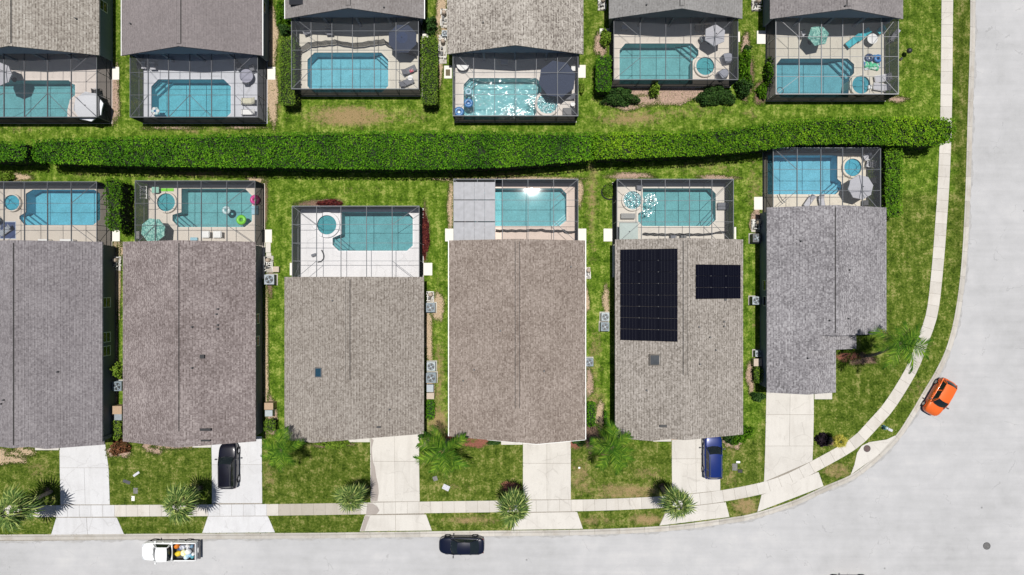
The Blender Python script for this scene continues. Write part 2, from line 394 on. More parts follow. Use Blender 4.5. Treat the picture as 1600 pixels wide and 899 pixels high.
# ------------------------------------------------------------------ shared materials
M_lawn = lawnmat(); M_road = roadmat()
M_conc = concmat('drive_concrete', (.565, .54, .50), (.38, .355, .32), .34, .45, .06)
M_conc_cool = concmat('drive_concrete_cool', (.56, .56, .57), (.38, .375, .375), .30, .5, .06)
M_walk = concmat('walk_concrete', (.56, .53, .485), (.38, .345, .29), .3, .5, .14)
M_kerb = concmat('kerb_concrete', (.50, .475, .435), (.30, .26, .21), .5, .6, .2)
M_joint = pm('joint_dirt', (.24, .215, .18), .95, var=.3)
M_mulch_tan = pm('straw_mulch', (.38, .285, .19), .95, var=.35, scale=9, bump=.6, detail=8)
M_mulch_red = pm('red_mulch', (.20, .075, .05), .95, var=.35, scale=10, bump=.6, detail=8)
M_mulch_dk = pm('brown_mulch', (.16, .10, .07), .95, var=.45, scale=8, bump=.6, detail=8)
M_pink = pm('pinkish_mulch', (.32, .225, .17), .95, var=.4, scale=7, bump=.6, detail=9)
M_pad = pm('white_pad_concrete', (.68, .655, .60), .9, var=.04, scale=5)
M_screen = screenmat('screen_mesh', .19, (.10, .105, .115))
M_screen_side = screenmat('side_screen_mesh', .55, (.05, .054, .06))
M_white = pm('white_paint', (.78, .78, .77), .5, var=.04)
M_bronze = pm('bronze_aluminium', (.075, .085, .095), .38, .4, .1, 3)
M_grey_al = pm('grey_aluminium', (.12, .125, .14), .6, .1, .1, 3)
M_silver = pm('silver_aluminium', (.17, .18, .195), .6, .1, .08, 3)
M_whal = pm('white_aluminium', (.42, .42, .43), .6, 0, .05, 3)
M_black = pm('black_plastic', (.018, .018, .02), .45, var=.2)
M_dkgrey = pm('dark_grey_plastic', (.06, .062, .068), .5, var=.2)
M_grey = pm('grey_fabric', (.17, .175, .20), .8, var=.15)
M_ltgrey = pm('light_grey_fabric', (.50, .50, .54), .8, var=.08)
M_navy = pm('navy_canvas', (.032, .045, .085), .85, var=.12)
M_mint = printmat('mint_print_canvas', [(.16, .42, .36), (.35, .62, .54), (.10, .30, .27), (.26, .52, .45)], 9)
M_turq = pm('turquoise_sling', (.04, .42, .50), .7, var=.1)
M_pvc = pm('white_pvc', (.74, .73, .70), .5, var=.08)
M_tan = pm('tan_paint', (.36, .25, .16), .6, var=.1)
M_beige = pm('beige_paint', (.42, .345, .28), .6, var=.1)
M_galv = pm('galvanised_metal', (.25, .28, .31), .5, .3, .12)
M_acblue = pm('condenser_paint', (.17, .21, .24), .6, .1, .15)
M_rubber = pm('tyre_rubber', (.02, .02, .02), .85, var=.2)
M_chrome = pm('bright_metal', (.55, .56, .58), .22, .9, .05)
M_glass = glassmat()
M_bark = pm('palm_bark', (.20, .17, .14), .9, var=.35, scale=6, bump=.6)
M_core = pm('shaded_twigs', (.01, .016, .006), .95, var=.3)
M_leaf = leafmat('hedge_leaf', (.010, .045, .002), (.052, .165, .005), (.17, .35, .014), patch=.28)
M_leaf2 = leafmat('shrub_leaf', (.014, .048, .002), (.05, .135, .004), (.14, .26, .012))
M_leafdk = leafmat('dark_shrub_leaf', (.010, .03, .008), (.03, .075, .014), (.07, .13, .03))
M_leafyl = leafmat('yellow_green_leaf', (.05, .10, .01), (.13, .22, .02), (.28, .36, .05))
M_leafred = leafmat('red_tinged_leaf', (.04, .06, .012), (.14, .06, .03), (.26, .10, .05), patch=3)
M_crot = leafmat('maroon_leaf', (.05, .012, .012), (.10, .02, .02), (.20, .05, .03), patch=3)
M_frond = leafmat('palm_frond_leaf', (.008, .034, .003), (.040, .12, .008), (.22, .33, .03), patch=1.0)
M_fan = leafmat('fan_palm_leaf', (.025, .055, .016), (.10, .17, .035), (.40, .44, .14), patch=2, rough=.7)
M_fanyl = leafmat('yellow_fan_leaf', (.16, .16, .02), (.32, .30, .04), (.5, .42, .10), patch=2)
M_dead = pm('dead_frond', (.40, .27, .12), .9, var=.3)

# ------------------------------------------------------------------ layout tables (photograph pixels at ground level unless said)
KERB = [(-2200,838),(-600,838),(0,837),(200,835),(430,833.5),(700,830),(911,827.5),(1040,821.5),(1140,809),(1182,801),(1240,782),(1288,760),(1331,741),(1366,714),(1399,681),(1420,650),(1440,616),(1461.5,580),(1478,545),(1490,501),(1498,451),(1503,400),(1506,350),(1509,280),(1512,174),(1515,80),(1516,0),(1517,-300),(1520,-2200)]
WALKC = [(-2200,799),(-600,799),(0,799),(230,798),(450,796.5),(700,792.4),(893,790),(990,787),(1070,782),(1129,775),(1190,763),(1230,750),(1273.5,728),(1334,693),(1366,661),(1391,632),(1424,578),(1440,537),(1456,490),(1464.5,420),(1470,350),(1474.5,280),(1478,180),(1480,0),(1483,-300),(1486,-2200)]
OPP = [(-2200,968),(900,966),(1120,962),(1250,955),(1400,950),(1550,952),(1640,935),(1690,880),(1710,780),(1716,400),(1722,-300),(1726,-2200)]
kerb_w = [Vector(P(*p)) for p in KERB]; walk_w = [Vector(P(*p)) for p in WALKC]; opp_w = [Vector(P(*p)) for p in OPP]
kerb_s = catmull(kerb_w, 0); walk_s = catmull(walk_w, 0); opp_s = catmull(opp_w, 0)

# cages: name -> x rails at roof (px), y of far rail at roof (px), house side y (px, roof), height, metal, deck colour
CAGES = {
 'C1': dict(xs=[-33,7,39,75,112,152], yf=284.5, yh=382, h=2.3, m=M_grey_al, deck=(.52,.47,.41), rows=[318,352]),
 'C2': dict(xs=[212,243,278,315,355,399], yf=283, yh=382, h=2.3, m=M_grey_al, deck=(.55,.50,.44), rows=[318,352]),
 'C3': dict(xs=[457,495,533,573,613,655], yf=322.5, yh=440, h=2.5, m=M_silver, deck=(.74,.73,.74), rows=[351,380,408]),
 'C4': dict(xs=[709,746,785,825,865,903], yf=280.5, yh=380, h=2.4, m=M_silver, deck=(.60,.50,.44), rows=[313,346]),
 'C5': dict(xs=[964,1002,1039,1077,1112,1145.5], yf=280.5, yh=380, h=2.4, m=M_silver, deck=(.60,.56,.50), rows=[314,347]),
 'C6': dict(xs=[1207.5,1245,1282,1316,1347,1375], yf=231.5, yh=330, h=2.4, m=M_silver, deck=(.62,.57,.48), rows=[265,298]),
 'D1': dict(xs=[-75,7,39,75,112,152], yf=183.5, yh=74, h=2.3, m=M_grey_al, deck=(.58,.52,.48), rows=[112,146]),
 'D2': dict(xs=[204,232,264,297,331,367,403], yf=183.5, yh=78, h=2.3, m=M_grey_al, deck=(.50,.51,.55), rows=[114,149]),
 'D3': dict(xs=[456,486.5,519,551,585,619,654], yf=139.5, yh=22, h=2.3, m=M_silver, deck=(.56,.53,.46), rows=[49,79,109]),
 'D4': dict(xs=[708,740,773,806,838,871,903], yf=181.5, yh=76, h=2.3, m=M_silver, deck=(.60,.56,.52), rows=[114,148]),
 'D5': dict(xs=[959,1000,1040,1079,1117,1152.5], yf=125, yh=20, h=2.3, m=M_grey_al, deck=(.58,.53,.47), rows=[58,91]),
 'D6': dict(xs=[1211.7,1248,1283,1316,1348,1377,1403], yf=147.5, yh=22, h=2.3, m=M_whal, deck=(.52,.49,.42), rows=[58,89,120]),
}
for k, c in CAGES.items():
    h = c['h']; c['X'] = [X(x, h) for x in c['xs']]; c['top'] = k[0] == 'D'
    c['Yf'] = Y(c['yf'], h); c['Yh'] = Y(c['yh'], 2.8); c['R'] = [Y(y, h) for y in c['rows']]
    # deck rectangle in world: reaches under the porch of the house
    p = 3.4
    c['deck_r'] = (c['X'][0], c['X'][-1], c['Yf'], c['Yh']+p) if c['top'] else (c['X'][0], c['X'][-1], c['Yh']-p, c['Yf'])

LAWN_HOLES = []
for c in CAGES.values():
    x0, x1, y0, y1 = c['deck_r']; LAWN_HOLES.append((x0+.25, x1-.25, y0+.25, y1-.25))

def lawn():
    outer = [p for p in kerb_s]
    far = [Vector((X(1520), 900)), Vector((-900, 900)), Vector((-900, Y(838)))]
    outer = outer+far
    pts = [Vector((p.x, p.y)) for p in outer]; n = len(pts)
    edges = [(i, (i+1) % n) for i in range(n)]
    for (x0, x1, y0, y1) in LAWN_HOLES:
        i = len(pts); pts += [Vector((x0, y0)), Vector((x1, y0)), Vector((x1, y1)), Vector((x0, y1))]
        edges += [(i, i+1), (i+1, i+2), (i+2, i+3), (i+3, i)]
    st = .8
    for ix in range(int(112/st)):
        for iy in range(int(66/st)):
            pts.append(Vector((-58+ix*st+random.uniform(-.2, .2), -28+iy*st+random.uniform(-.2, .2))))
    V, E, F, _, _, _ = delaunay_2d_cdt(pts, edges, [], 0, 1e-5)
    kx = np.array([(p.x, p.y) for p in outer])
    def inside(x, y):
        a = kx; b = np.roll(kx, -1, 0)
        c = ((a[:, 1] > y) != (b[:, 1] > y)) & (x < (b[:, 0]-a[:, 0])*(y-a[:, 1])/(b[:, 1]-a[:, 1]+1e-12)+a[:, 0])
        return c.sum() % 2 == 1
    faces = []
    for f in F:
        cx = sum(V[i].x for i in f)/len(f); cy = sum(V[i].y for i in f)/len(f)
        if any(x0 < cx < x1 and y0 < cy < y1 for (x0, x1, y0, y1) in LAWN_HOLES): continue
        if not inside(cx, cy): continue
        faces.append(tuple(f))
    me = bpy.data.meshes.new('lawn'); me.from_pydata([(v.x, v.y, 0) for v in V], [], faces); me.materials.append(M_lawn)
    ca = me.color_attributes.new('dry', 'FLOAT_COLOR', 'POINT')
    xy = np.array([(v.x*15+800, 440-v.y*15) for v in V]); px, py = xy[:, 0], xy[:, 1]
    def G(lst):
        a = np.zeros(len(px))
        for cx, cy, rx, ry, am in lst: a = np.maximum(a, am*np.exp(-(((px-cx)/rx)**2+((py-cy)/ry)**2)))
        return a
    dry = G([(545,182,70,16,1.0),(640,182,40,12,.45),(985,185,60,12,.75),(1080,172,70,10,.5),(425,60,10,60,.7),(428,160,10,40,.7),(300,203,90,5,.6),
             (300,274,95,6,.65),(130,276,70,6,.45),(640,272,30,8,.3),(800,276,90,6,.6),(925,300,10,90,.6),(925,380,8,40,.4),(1100,262,80,14,.4),(1180,300,16,60,.45),
             (683,480,8,50,.5),(685,590,9,80,.65),(683,660,18,30,.9),(930,560,10,60,.6),(932,640,12,40,.9),(945,470,6,20,.5),(905,745,25,35,.55),(980,768,70,12,.8),(1010,740,30,12,.5),(1140,745,14,20,.5),(1145,700,10,25,.5),
             (930,815,40,9,.6),(1010,812,26,10,.95),(1165,792,22,14,.9),(1308,735,24,10,.85),(735,812,50,9,.65),(800,812,20,8,.5),(230,700,60,8,.35),(60,735,25,18,.4),(700,760,40,8,.4),(420,745,12,30,.5),(1178,500,5,60,.35),
             (1170,180,12,8,.6),(1300,195,60,6,.3),(1420,600,14,30,.35),(1440,610,10,20,.4),(30,203,60,5,.5),(700,40,12,40,.5),(690,150,10,30,.3),(560,300,60,8,.3)])
    green = np.where((py < 690) & (py > 120), .75, .45)
    green = np.where((px > 1190) & (py > 300), .22, green); green = np.where(py > 690, .12, green)
    green = np.maximum(green, G([(1440,100,60,200,.9)])*.6); green = np.where((px > 1490) & (py < 420), .05, green)
    deep = G([(500,740,90,45,.7),(260,815,80,16,.7),(490,820,80,14,.9),(1360,600,70,60,.6),(1500,250,14,300,.8),(1500,0,14,300,.8),(60,760,50,60,.5),(240,745,80,40,.35),(380,110,30,80,.3)])
    colr = np.zeros((len(px), 4), np.float32); colr[:, 0] = dry; colr[:, 1] = green; colr[:, 2] = deep; colr[:, 3] = 1
    ca.data.foreach_set('color', colr.ravel())
    struct_o = bpy.data.objects.new('lawn', me); COL.objects.link(struct_o); struct(struct_o)
lawn()

def flat_poly(name, poly, z, mat):
    b = MB(); b.holed(poly, [], z); return struct(b.build(name, mat))
# road sheet between the two kerb lines
nk = normals2d(kerb_s)
inner = [p-q*.25 for p, q in zip(kerb_s, nk)]
road_poly = [(p.x, p.y) for p in inner]+[(p.x, p.y) for p in reversed(opp_s)]
flat_poly('road', road_poly, -.115, M_road)
# land across the street
opp_in = [Vector(p) for p in opp_s]
poly = [(p.x, p.y) for p in opp_in]+[(900, 900), (900, -900), (-900, -900), (-900, opp_in[0].y)]
o = flat_poly('grass_verge', poly, -.01, M_lawn)
flat_poly('ground', [(-2500, -2500), (2500, -2500), (2500, 2500), (-2500, 2500)], -2.2, M_lawn)

M_wear = pm('worn_gutter_asphalt', (.335, .33, .325), .9, var=.14, scale=3, detail=7)
nkk = normals2d(kerb_s)
bb = MB(); o0 = .60
sub = kerb_s[::2]; nn2 = nkk[::2]
for i in range(len(sub)-1):
    w0 = .16+.10*math.sin(i*.37)+.06*math.sin(i*1.7); w1 = .16+.10*math.sin((i+1)*.37)+.06*math.sin((i+1)*1.7)
    a, c = sub[i], sub[i+1]
    bb.quad((*(a+nn2[i]*(o0+w0)), -.111), (*(c+nn2[i+1]*(o0+w1)), -.111), (*(c+nn2[i+1]*o0), -.111), (*(a+nn2[i]*o0), -.111))
struct(bb.build('gutter_dirt', M_wear))
# kerb built in cast sections along both sides
def kerb_run(path, sgn, step, name):
    samp = catmull(path, 0)
    root = bpy.data.objects.new(name, None); COL.objects.link(root); struct(root)
    res = []
    tot = 0; cum = [0]
    for a, b in zip(samp, samp[1:]): tot += (b-a).length; cum.append(tot)
    def at(s):
        s = min(max(s, 0), tot-1e-6); i = int(np.searchsorted(cum, s, 'right'))-1
        return samp[i].lerp(samp[i+1], (s-cum[i])/max(1e-9, cum[i+1]-cum[i]))
    prof = [(0, .022), (.14, .028), (.2, .0), (.27, -.075), (.36, -.105), (.62, -.10), (.62, -.2), (0, -.2)]
    s = 0
    while s < tot:
        p = at(s); far = abs(p.x) > 62 or p.y > 36 or p.y < -36
        ln = 60 if far else step
        if far and s+ln > tot: ln = tot-s
        e = min(s+ln, tot); nseg = 1 if far else 4
        b = MB(); i0 = 0; m = len(prof); gap = .02
        for q in range(nseg+1):
            ss = s+gap+(e-s-gap)*q/nseg; c = at(ss); d = (at(ss+.1)-at(ss-.1)).normalized(); nn = Vector((d.y, -d.x))*sgn
            b.v += [(c.x+nn.x*u, c.y+nn.y*u, z) for u, z in prof]
        for q in range(nseg):
            for k in range(m):
                j = (k+1) % m; f = (q*m+k, q*m+j, (q+1)*m+j, (q+1)*m+k)
                b.f.append(f[::-1] if sgn > 0 else f); b.mi.append(0)
        b.f.append(tuple(range(m)) if sgn > 0 else tuple(range(m))[::-1]); b.f.append(tuple(nseg*m+k for k in range(m))[::-1] if sgn > 0 else tuple(nseg*m+k for k in range(m))); b.mi += [0, 0]
        b.build('kerb_section', M_kerb, root)
        s = e
kerb_run(kerb_w, 1, 2.6, 'kerb'); kerb_run(opp_w, -1, 2.6, 'kerb')
# joint filler below the kerb sections
def band(name, samp, off0, off1, z, mat):
    nn = normals2d(samp); b = MB()
    for i in range(len(samp)-1):
        a, c = samp[i], samp[i+1]
        b.quad((*(a+nn[i]*off1), z), (*(c+nn[i+1]*off1), z), (*(c+nn[i+1]*off0), z), (*(a+nn[i]*off0), z))
    return struct(b.build(name, mat))
band('kerb_bed', kerb_s, .02, .6, -.109, M_joint)
# sidewalk slabs
walk = bpy.data.objects.new('sidewalk', None); COL.objects.link(walk); struct(walk)
band('walk_bed', walk_s, -.585, .585, .006, M_joint)
ws = catmull(walk_w, 1.22); wn = normals2d(ws)
far_b = MB()
M_walkdk = concmat('walk_concrete_dark', (.42, .385, .33), (.30, .27, .22), .3, .5, .1)
def in_drive(m_):
    px, py = m_.x*15+800, 440-m_.y*15
    if 92 < px < 178 or 328 < px < 414: return 1
    if 574 < px < 661 or 813 < px < 897 or 1046 < px < 1130: return 2
    return 2 if 1191 < px < 1274 and py > 700 else 0
for i in range(len(ws)-1):
    a, c = ws[i], ws[i+1]
    m_ = (a+c)/2; d = (c-a).normalized()*.012
    q = [a+d+wn[i]*.6, c-d+wn[i+1]*.6, c-d-wn[i+1]*.6, a+d-wn[i]*.6]
    if abs(m_.x) > 56 or abs(m_.y) > 32: far_b.prism([(p.x, p.y) for p in q], -.05, .03); continue
    b = MB(); b.prism([(p.x, p.y) for p in q], -.05, .03+random.uniform(-.002, .002)); b.build('paving_slab', M_walkdk if 436 < m_.x*15+800 < 572 else M_conc_cool if in_drive(m_) == 1 else M_conc if in_drive(m_) == 2 else M_walk, walk)
o = far_b.build('far_slabs', M_walk, walk); o['kind'] = 'stuff'

# driveways:  each is rows of quads in pixels
def slab_grid(root, L0, R0, L1, R1, nx, ny, mat, z=.034, name='concrete_slab'):
    L0, R0, L1, R1 = [Vector(P(*p)) for p in (L0, R0, L1, R1)]
    for i in range(nx):
        for j in range(ny):
            def pt(u, v): return L0.lerp(R0, u).lerp(L1.lerp(R1, u), v)
            q = [pt(i/nx, j/ny), pt((i+1)/nx, j/ny), pt((i+1)/nx, (j+1)/ny), pt(i/nx, (j+1)/ny)]
            c = sum(q, Vector((0, 0)))/4
            q = [p+(c-p).normalized()*.02 for p in q]
            b = MB(); b.prism([(p.x, p.y) for p in q], -.05, z); b.build(name, mat, root)
def drive(rows, mat, bed):
    root = bpy.data.objects.new('driveway', None); COL.objects.link(root); struct(root)
    b = MB(); b.holed([P(*p) for p in bed], [], .009); o = b.build('slab_bed', M_joint, root)
    for r in rows: slab_grid(root, *r[:4], r[4], r[5], mat)
    return root
drive([((93,690),(164,688),(93.5,731),(170,731),1,1),((93.5,731),(170,731),(95,788.6),(172,788.6),2,1),((88,808.8),(183,808.8),(80,835.5),(194,834.5),2,1)], M_conc_cool, [(94,691),(163,691),(171,788),(193,834),(81,834),(94,788)])
drive([((330,682),(409.5,682),(331,726),(409.5,726),1,1),((331,726),(409.5,726),(331.5,786.6),(410,786.4),1,1),((325,807),(419,806.6),(316,833),(430,832),1,1)], M_conc_cool, [(331,684),(408,684),(409,786),(429,831),(317,831),(331,787)])
drive([((578.5,673),(655,673),(578.5,721),(655,721),2,1),((578.5,721),(655,721),(579,784.2),(656,783.8),2,1),((570,805.2),(666,804),(562,830.5),(675,829),2,1)], M_conc, [(579,675),(654,675),(655,784),(674,828),(563,829),(580,784)])
drive([((817,684),(892,684),(817,724),(892,724),2,1),((817,724),(892,724),(817,781),(892,780.6),2,1),((809,801.6),(902,800),(799,828),(911,826.4),1,1)], M_conc, [(818,685),(891,685),(891,781),(910,825),(800,827),(818,781)])
drive([((1049.5,676),(1125,676),(1049.5,717),(1125,717),2,1),((1049.5,717),(1125,717),(1050,774.5),(1125.5,766.5),2,1),((1043,796),(1134,784.6),(1030,821.4),(1140,807.8),1,1)], M_conc, [(1050,677),(1124,677),(1124,766),(1139,806),(1031,820),(1051,773)])
drive([((1197.5,604),(1271.5,604),(1196.5,648),(1271.5,648),2,1),((1196.5,648),(1271.5,648),(1195.5,697),(1270.5,697),2,1),((1195.5,697),(1270.5,697),(1193.5,753),(1269.5,720),1,1),((1189.5,773.5),(1279,737.4),(1183,800),(1287,760),1,1)], M_conc, [(1198,605),(1271,605),(1269,722),(1286,759),(1184,799),(1194,752)])
def pad(px0, py0, px1, py1, mat=M_pad, z=.05, name='landing_pad', parent=None):
    b = MB(); x0, y1 = P(px0, py0); x1, y0 = P(px1, py1); b.box(x0, x1, y0, y1, -.05, z)
    return struct(b.build(name, mat, bevel=.015))
for r in [(173,359,187.5,377.5),(409.5,359,425,379.5),(660,411,675.5,430.5),(453,411,457.5,430.5),(695.5,357.5,708.5,377.5),(903.5,357.5,916,377.5),(943,357.5,957.5,377.5),(1147,355,1150,374),
          (1178,308,1192.5,328),(171,105,186.5,125),(415.5,105,430.5,125),(656,48,673,62),(903.5,102,915,122),(694,103,706,123),(937,45,951,55),(1182.5,48.5,1197,69),(1152,50,1156,66)]: pad(*r)
for r in [(55,694,92.4,703.5),(301,689,330,699.4),(544,684,578,691),(783,687,816.5,695),(1020,680,1049,690),(1272.5,612,1300,624),(415,379.8,423,395),(416,395.5,424,402),(422.5,404,427,412)]: pad(*r, mat=M_conc, z=.04, name='entry_walk')

def blob(cx, cy, rx, ry, n=54, rough=.2):
    pts = []; ph = [random.uniform(0, 6.28) for _ in range(4)]
    for k in range(n):
        a = 2*math.pi*k/n; r = 1+rough*(math.sin(2*a+ph[0])*.5+math.sin(3*a+ph[1])*.5+math.sin(5*a+ph[2])*.4+math.sin(9*a+ph[3])*.25)+random.uniform(-.10, .10)
        pts.append(P(cx+rx*r*math.cos(a), cy-ry*r*math.sin(a)))
    return pts
def mulch(poly, mat, z): return flat_poly('mulch_bed', poly, z, mat)
zc = [.004]
def nz(): zc[0] += .0007; return zc[0]
def mrect(x0, y0, x1, y1, mat, jit=1.2):
    pts = []; 
    def edge(ax, ay, bx, by):
        n = max(2, int(math.hypot(bx-ax, by-ay)/5))
        for k in range(n): pts.append(P(ax+(bx-ax)*k/n+random.uniform(-jit, jit), ay+(by-ay)*k/n+random.uniform(-jit, jit)))
    edge(x0, y1, x1, y1); edge(x1, y1, x1, y0); edge(x1, y0, x0, y0); edge(x0, y0, x0, y1)
    mulch(pts, mat, nz())
for cx, cy, rx, ry, m in [(30,277,22,6,M_mulch_tan),(5,714,32,14,M_mulch_tan),(35,706,22,9,M_mulch_tan),(70,698,24,5,M_mulch_tan),(185,706,18,10,M_pink),(240,699,18,10,M_pink),(270,697,34,5,M_pink),
        (185,390,10,14,M_mulch_tan),(683,480,11,24,M_mulch_tan),(670,520,6,60,M_mulch_tan),(673,600,8,26,M_mulch_tan),(660,687,12,14,M_pink),(740,690,32,9,M_mulch_red),(715,684,30,7,M_mulch_red),
        (900,690,14,12,M_mulch_red),(925,680,16,26,M_mulch_dk),(937,650,8,22,M_mulch_tan),(921,598,7,22,M_pink),(947,470,6,24,M_mulch_tan),(270,200,40,2.5,M_pink),(380,199,34,2.5,M_pink),(425,60,10,50,M_mulch_tan),(425,150,10,45,M_mulch_tan),
        (1030,148,75,17,M_pink),(985,160,40,12,M_pink),(1165,70,7,18,M_pink),(1165,120,12,38,M_mulch_dk),(938,70,9,22,M_pink),(1190,145,14,16,M_mulch_dk),(1400,155,18,5,M_pink),
        (178,150,9,50,M_pink),(690,30,11,50,M_mulch_tan),(685,90,8,40,M_mulch_tan),(985,275,38,5,M_pink),(1120,278,34,4,M_pink),(800,281,106,5,M_mulch_tan),(906,300,5,24,M_mulch_tan),(704,320,5,44,M_mulch_tan),
        (413,320,5,46,M_mulch_dk),(400,282,18,5,M_mulch_tan),(500,318,36,6,M_mulch_dk),(664,370,6,46,M_mulch_dk),(422,440,5,26,M_mulch_dk),(416,560,4,110,M_mulch_tan),(424,650,9,30,M_pink),(1172,590,6,26,M_pink),
        (1345,561,26,9,M_mulch_dk),(1324,556,18,9,M_mulch_red),(1030,684,40,4,M_pink),(1145,690,14,12,M_pink),(1300,690,10,6,M_mulch_dk),(798,762,14,11,M_mulch_red),(75,766,6,5,M_mulch_dk),(311,762,6,5,M_mulch_dk),(570,763,9,6,M_mulch_dk),(1034,760,6,5,M_mulch_dk),
        (520,694,28,6,M_mulch_dk),(182,440,6,80,M_mulch_tan),(180,560,6,80,M_pink),(915,470,5,24,M_mulch_tan),(1180,345,8,20,M_pink)]:
    mulch(blob(cx, cy, rx, ry), m, nz())
M_damp = concmat('damp_concrete', (.33, .295, .27), (.25, .22, .20), .3, .8, 0)
for pl_ in ([(579.5,684),(584,688),(581,700),(582,715),(583,722),(586,730),(588,745),(591,757),(592,770),(590,783),(580,783.6)], [(574,786.5),(583,787),(590,792),(593,798),(589,803),(580,804),(572,804.4)], [(570.6,806),(578,807),(574,818),(570,829.5),(563.5,829.8)]):
    flat_poly('damp_stain', [P(*q) for q in pl_], .0385, M_damp)
# inlet apron at the bend
mulch_o = MB(); mulch_o.holed([P(*p) for p in [(1329,742),(1335,726),(1339,708),(1346,697),(1358,691),(1385,687),(1400,680),(1372,711)]], [], .026); struct(mulch_o.build('drain_apron', M_conc))

MULCH_RINGS = [o for o in bpy.data.objects if o.name.startswith('mulch_bed')]
def grass_tufts():
    n = 70000
    xy = np.column_stack([RNG.uniform(-54, 47, n), RNG.uniform(-27, 30, n)])
    ring_pts = []
    for o in MULCH_RINGS:
        v = np.array([w_.co[:2] for w_ in o.data.vertices]); c = v.mean(0)
        for a, b in zip(v, np.roll(v, -1, 0)):
            k = int(np.linalg.norm(b-a)*110)+1; t_ = RNG.random((k, 1)); q = a+(b-a)*t_; ring_pts.append(q+(c-q)*RNG.uniform(-.10, .12, (k, 1))+RNG.normal(0, .09, (k, 2)))
    R_ = np.vstack(ring_pts); xy = np.vstack([xy, R_])
    keep = inpoly_np(xy, [(p.x, p.y) for p in kerb_s[::3]]+[(60, 900), (-900, 900), (-900, -26.5)])
    for (x0, x1, y0, y1) in LAWN_HOLES: keep &= ~((xy[:, 0] > x0-.35) & (xy[:, 0] < x1+.35) & (xy[:, 1] > y0-.35) & (xy[:, 1] < y1+.35))
    for o in bpy.data.objects:
        if o.type == 'MESH' and o.name.split('.')[0] in ('slab_bed', 'walk_bed', 'landing_pad', 'entry_walk', 'drain_apron'):
            for f in o.data.polygons:
                q = [tuple(o.data.vertices[i].co[:2]) for i in f.vertices]
                if abs(f.normal.z) > .5: keep &= ~inpoly_np(xy, q)
    xy = xy[keep]; n = len(xy); C = np.column_stack([xy, .03+.03*RNG.random(n)])
    me = leaf_quads('grass', C, np.tile([0, 0, .6], (n, 1)), .055, M_tuft, .35)
    o = bpy.data.objects.new('grass', me); COL.objects.link(o); o['kind'] = 'stuff'
    o['label'] = 'short green and straw grass tufts across the lawns'
M_tuft = leafmat('grass_blade', (.03, .052, .006), (.080, .125, .016), (.27, .26, .09), patch=.5)
grass_tufts()

def manhole(px, py, r, label, z, mat, extra=''):
    t = thing('manhole_cover', label, 'manhole cover', (X(px), Y(py), z))
    b = MB(); b.cyl(0, 0, r, 0, .012, 28); b.build('cover_plate', mat, t)
    b = MB(); b.torus(0, 0, .012, r, .025, 28, 6); b.build('rim', M_dkgrey, t)
    b = MB()
    for k in range(-3, 4): 
        hw = math.sqrt(max(0, r*r*.75-(k*r*.24)**2)); b.box(-hw, hw, k*r*.24-.015, k*r*.24+.015, .012, .02)
    b.build('rib', M_dkgrey, t)
M_iron = pm('rusted_iron', (.13, .075, .065), .8, .2, .3, 12); M_iron2 = pm('grey_iron', (.17, .165, .16), .7, .3, .3, 14)
manhole(1543, 854, .36, 'round grey iron manhole cover in the middle of the road bend', -.112, M_iron2)
manhole(1354.5, 701, .34, 'round rusty brown drain cover in the concrete apron by the kerb', .03, M_iron)

# ------------------------------------------------------------------ houses
HE = 2.8; PITCH = .36
RM = {
 'H1': roofmat('roof_slate', (.10,.09,.095), (.19,.175,.182), (.29,.272,.28), .7, .4, 1.0),
 'H2': roofmat('roof_mauve_brown', (.10,.08,.075), (.192,.162,.158), (.33,.29,.28), .5, .5, 1.25),
 'H3': roofmat('roof_taupe', (.125,.105,.09), (.24,.215,.19), (.36,.33,.30), 1.0, .25, 1.3),
 'H4': roofmat('roof_rosy_brown', (.12,.092,.078), (.222,.185,.16), (.35,.30,.27), .5, .4, 1.25),
 'H5': roofmat('roof_sand_grey', (.12,.105,.09), (.255,.23,.205), (.40,.37,.34), 1.0, .25, 1.3),
 'H6': roofmat('roof_cool_grey', (.10,.095,.10), (.215,.205,.215), (.37,.36,.37), .6, .4, 1.35),
 'T1': roofmat('roof_speckled_beige', (.11,.095,.08), (.275,.25,.22), (.43,.41,.37), 1.0, .4, 1.1),
 'T2': roofmat('roof_plum', (.115,.10,.10), (.185,.165,.165), (.26,.23,.23), .4, .3, .7),
 'T3': roofmat('roof_warm_grey', (.12,.105,.10), (.195,.18,.175), (.28,.265,.26), .4, .4, .8),
 'T4': roofmat('roof_pale_speckled', (.09,.075,.065), (.29,.265,.235), (.46,.43,.39), .8, .5, 1.35),
 'T5': roofmat('roof_plain_grey', (.12,.115,.11), (.21,.205,.20), (.30,.295,.29), .4, .3, .8),
 'T6': roofmat('roof_grey_brown', (.11,.10,.10), (.20,.185,.185), (.29,.27,.265), .5, .5, .9),
}
M_ridge_dk = pm('ridge_vent_shade', (.05, .046, .045), .9)
W_gr = pm('stucco_dark_grey', (.16, .165, .17), .9, var=.08, scale=12, bump=.2)
W_bl = pm('stucco_blue_grey', (.20, .24, .29), .9, var=.06, scale=12, bump=.2)
W_ta = pm('stucco_tan', (.42, .36, .29), .9, var=.06, scale=12, bump=.2)
W_wh = pm('stucco_cream', (.60, .57, .50), .9, var=.06, scale=12, bump=.2)
M_gdoor = pm('garage_door_paint', (.66, .64, .60), .6, var=.03)
M_frame = pm('window_frame_white', (.7, .7, .69), .5, var=.03)
ROOF = {}
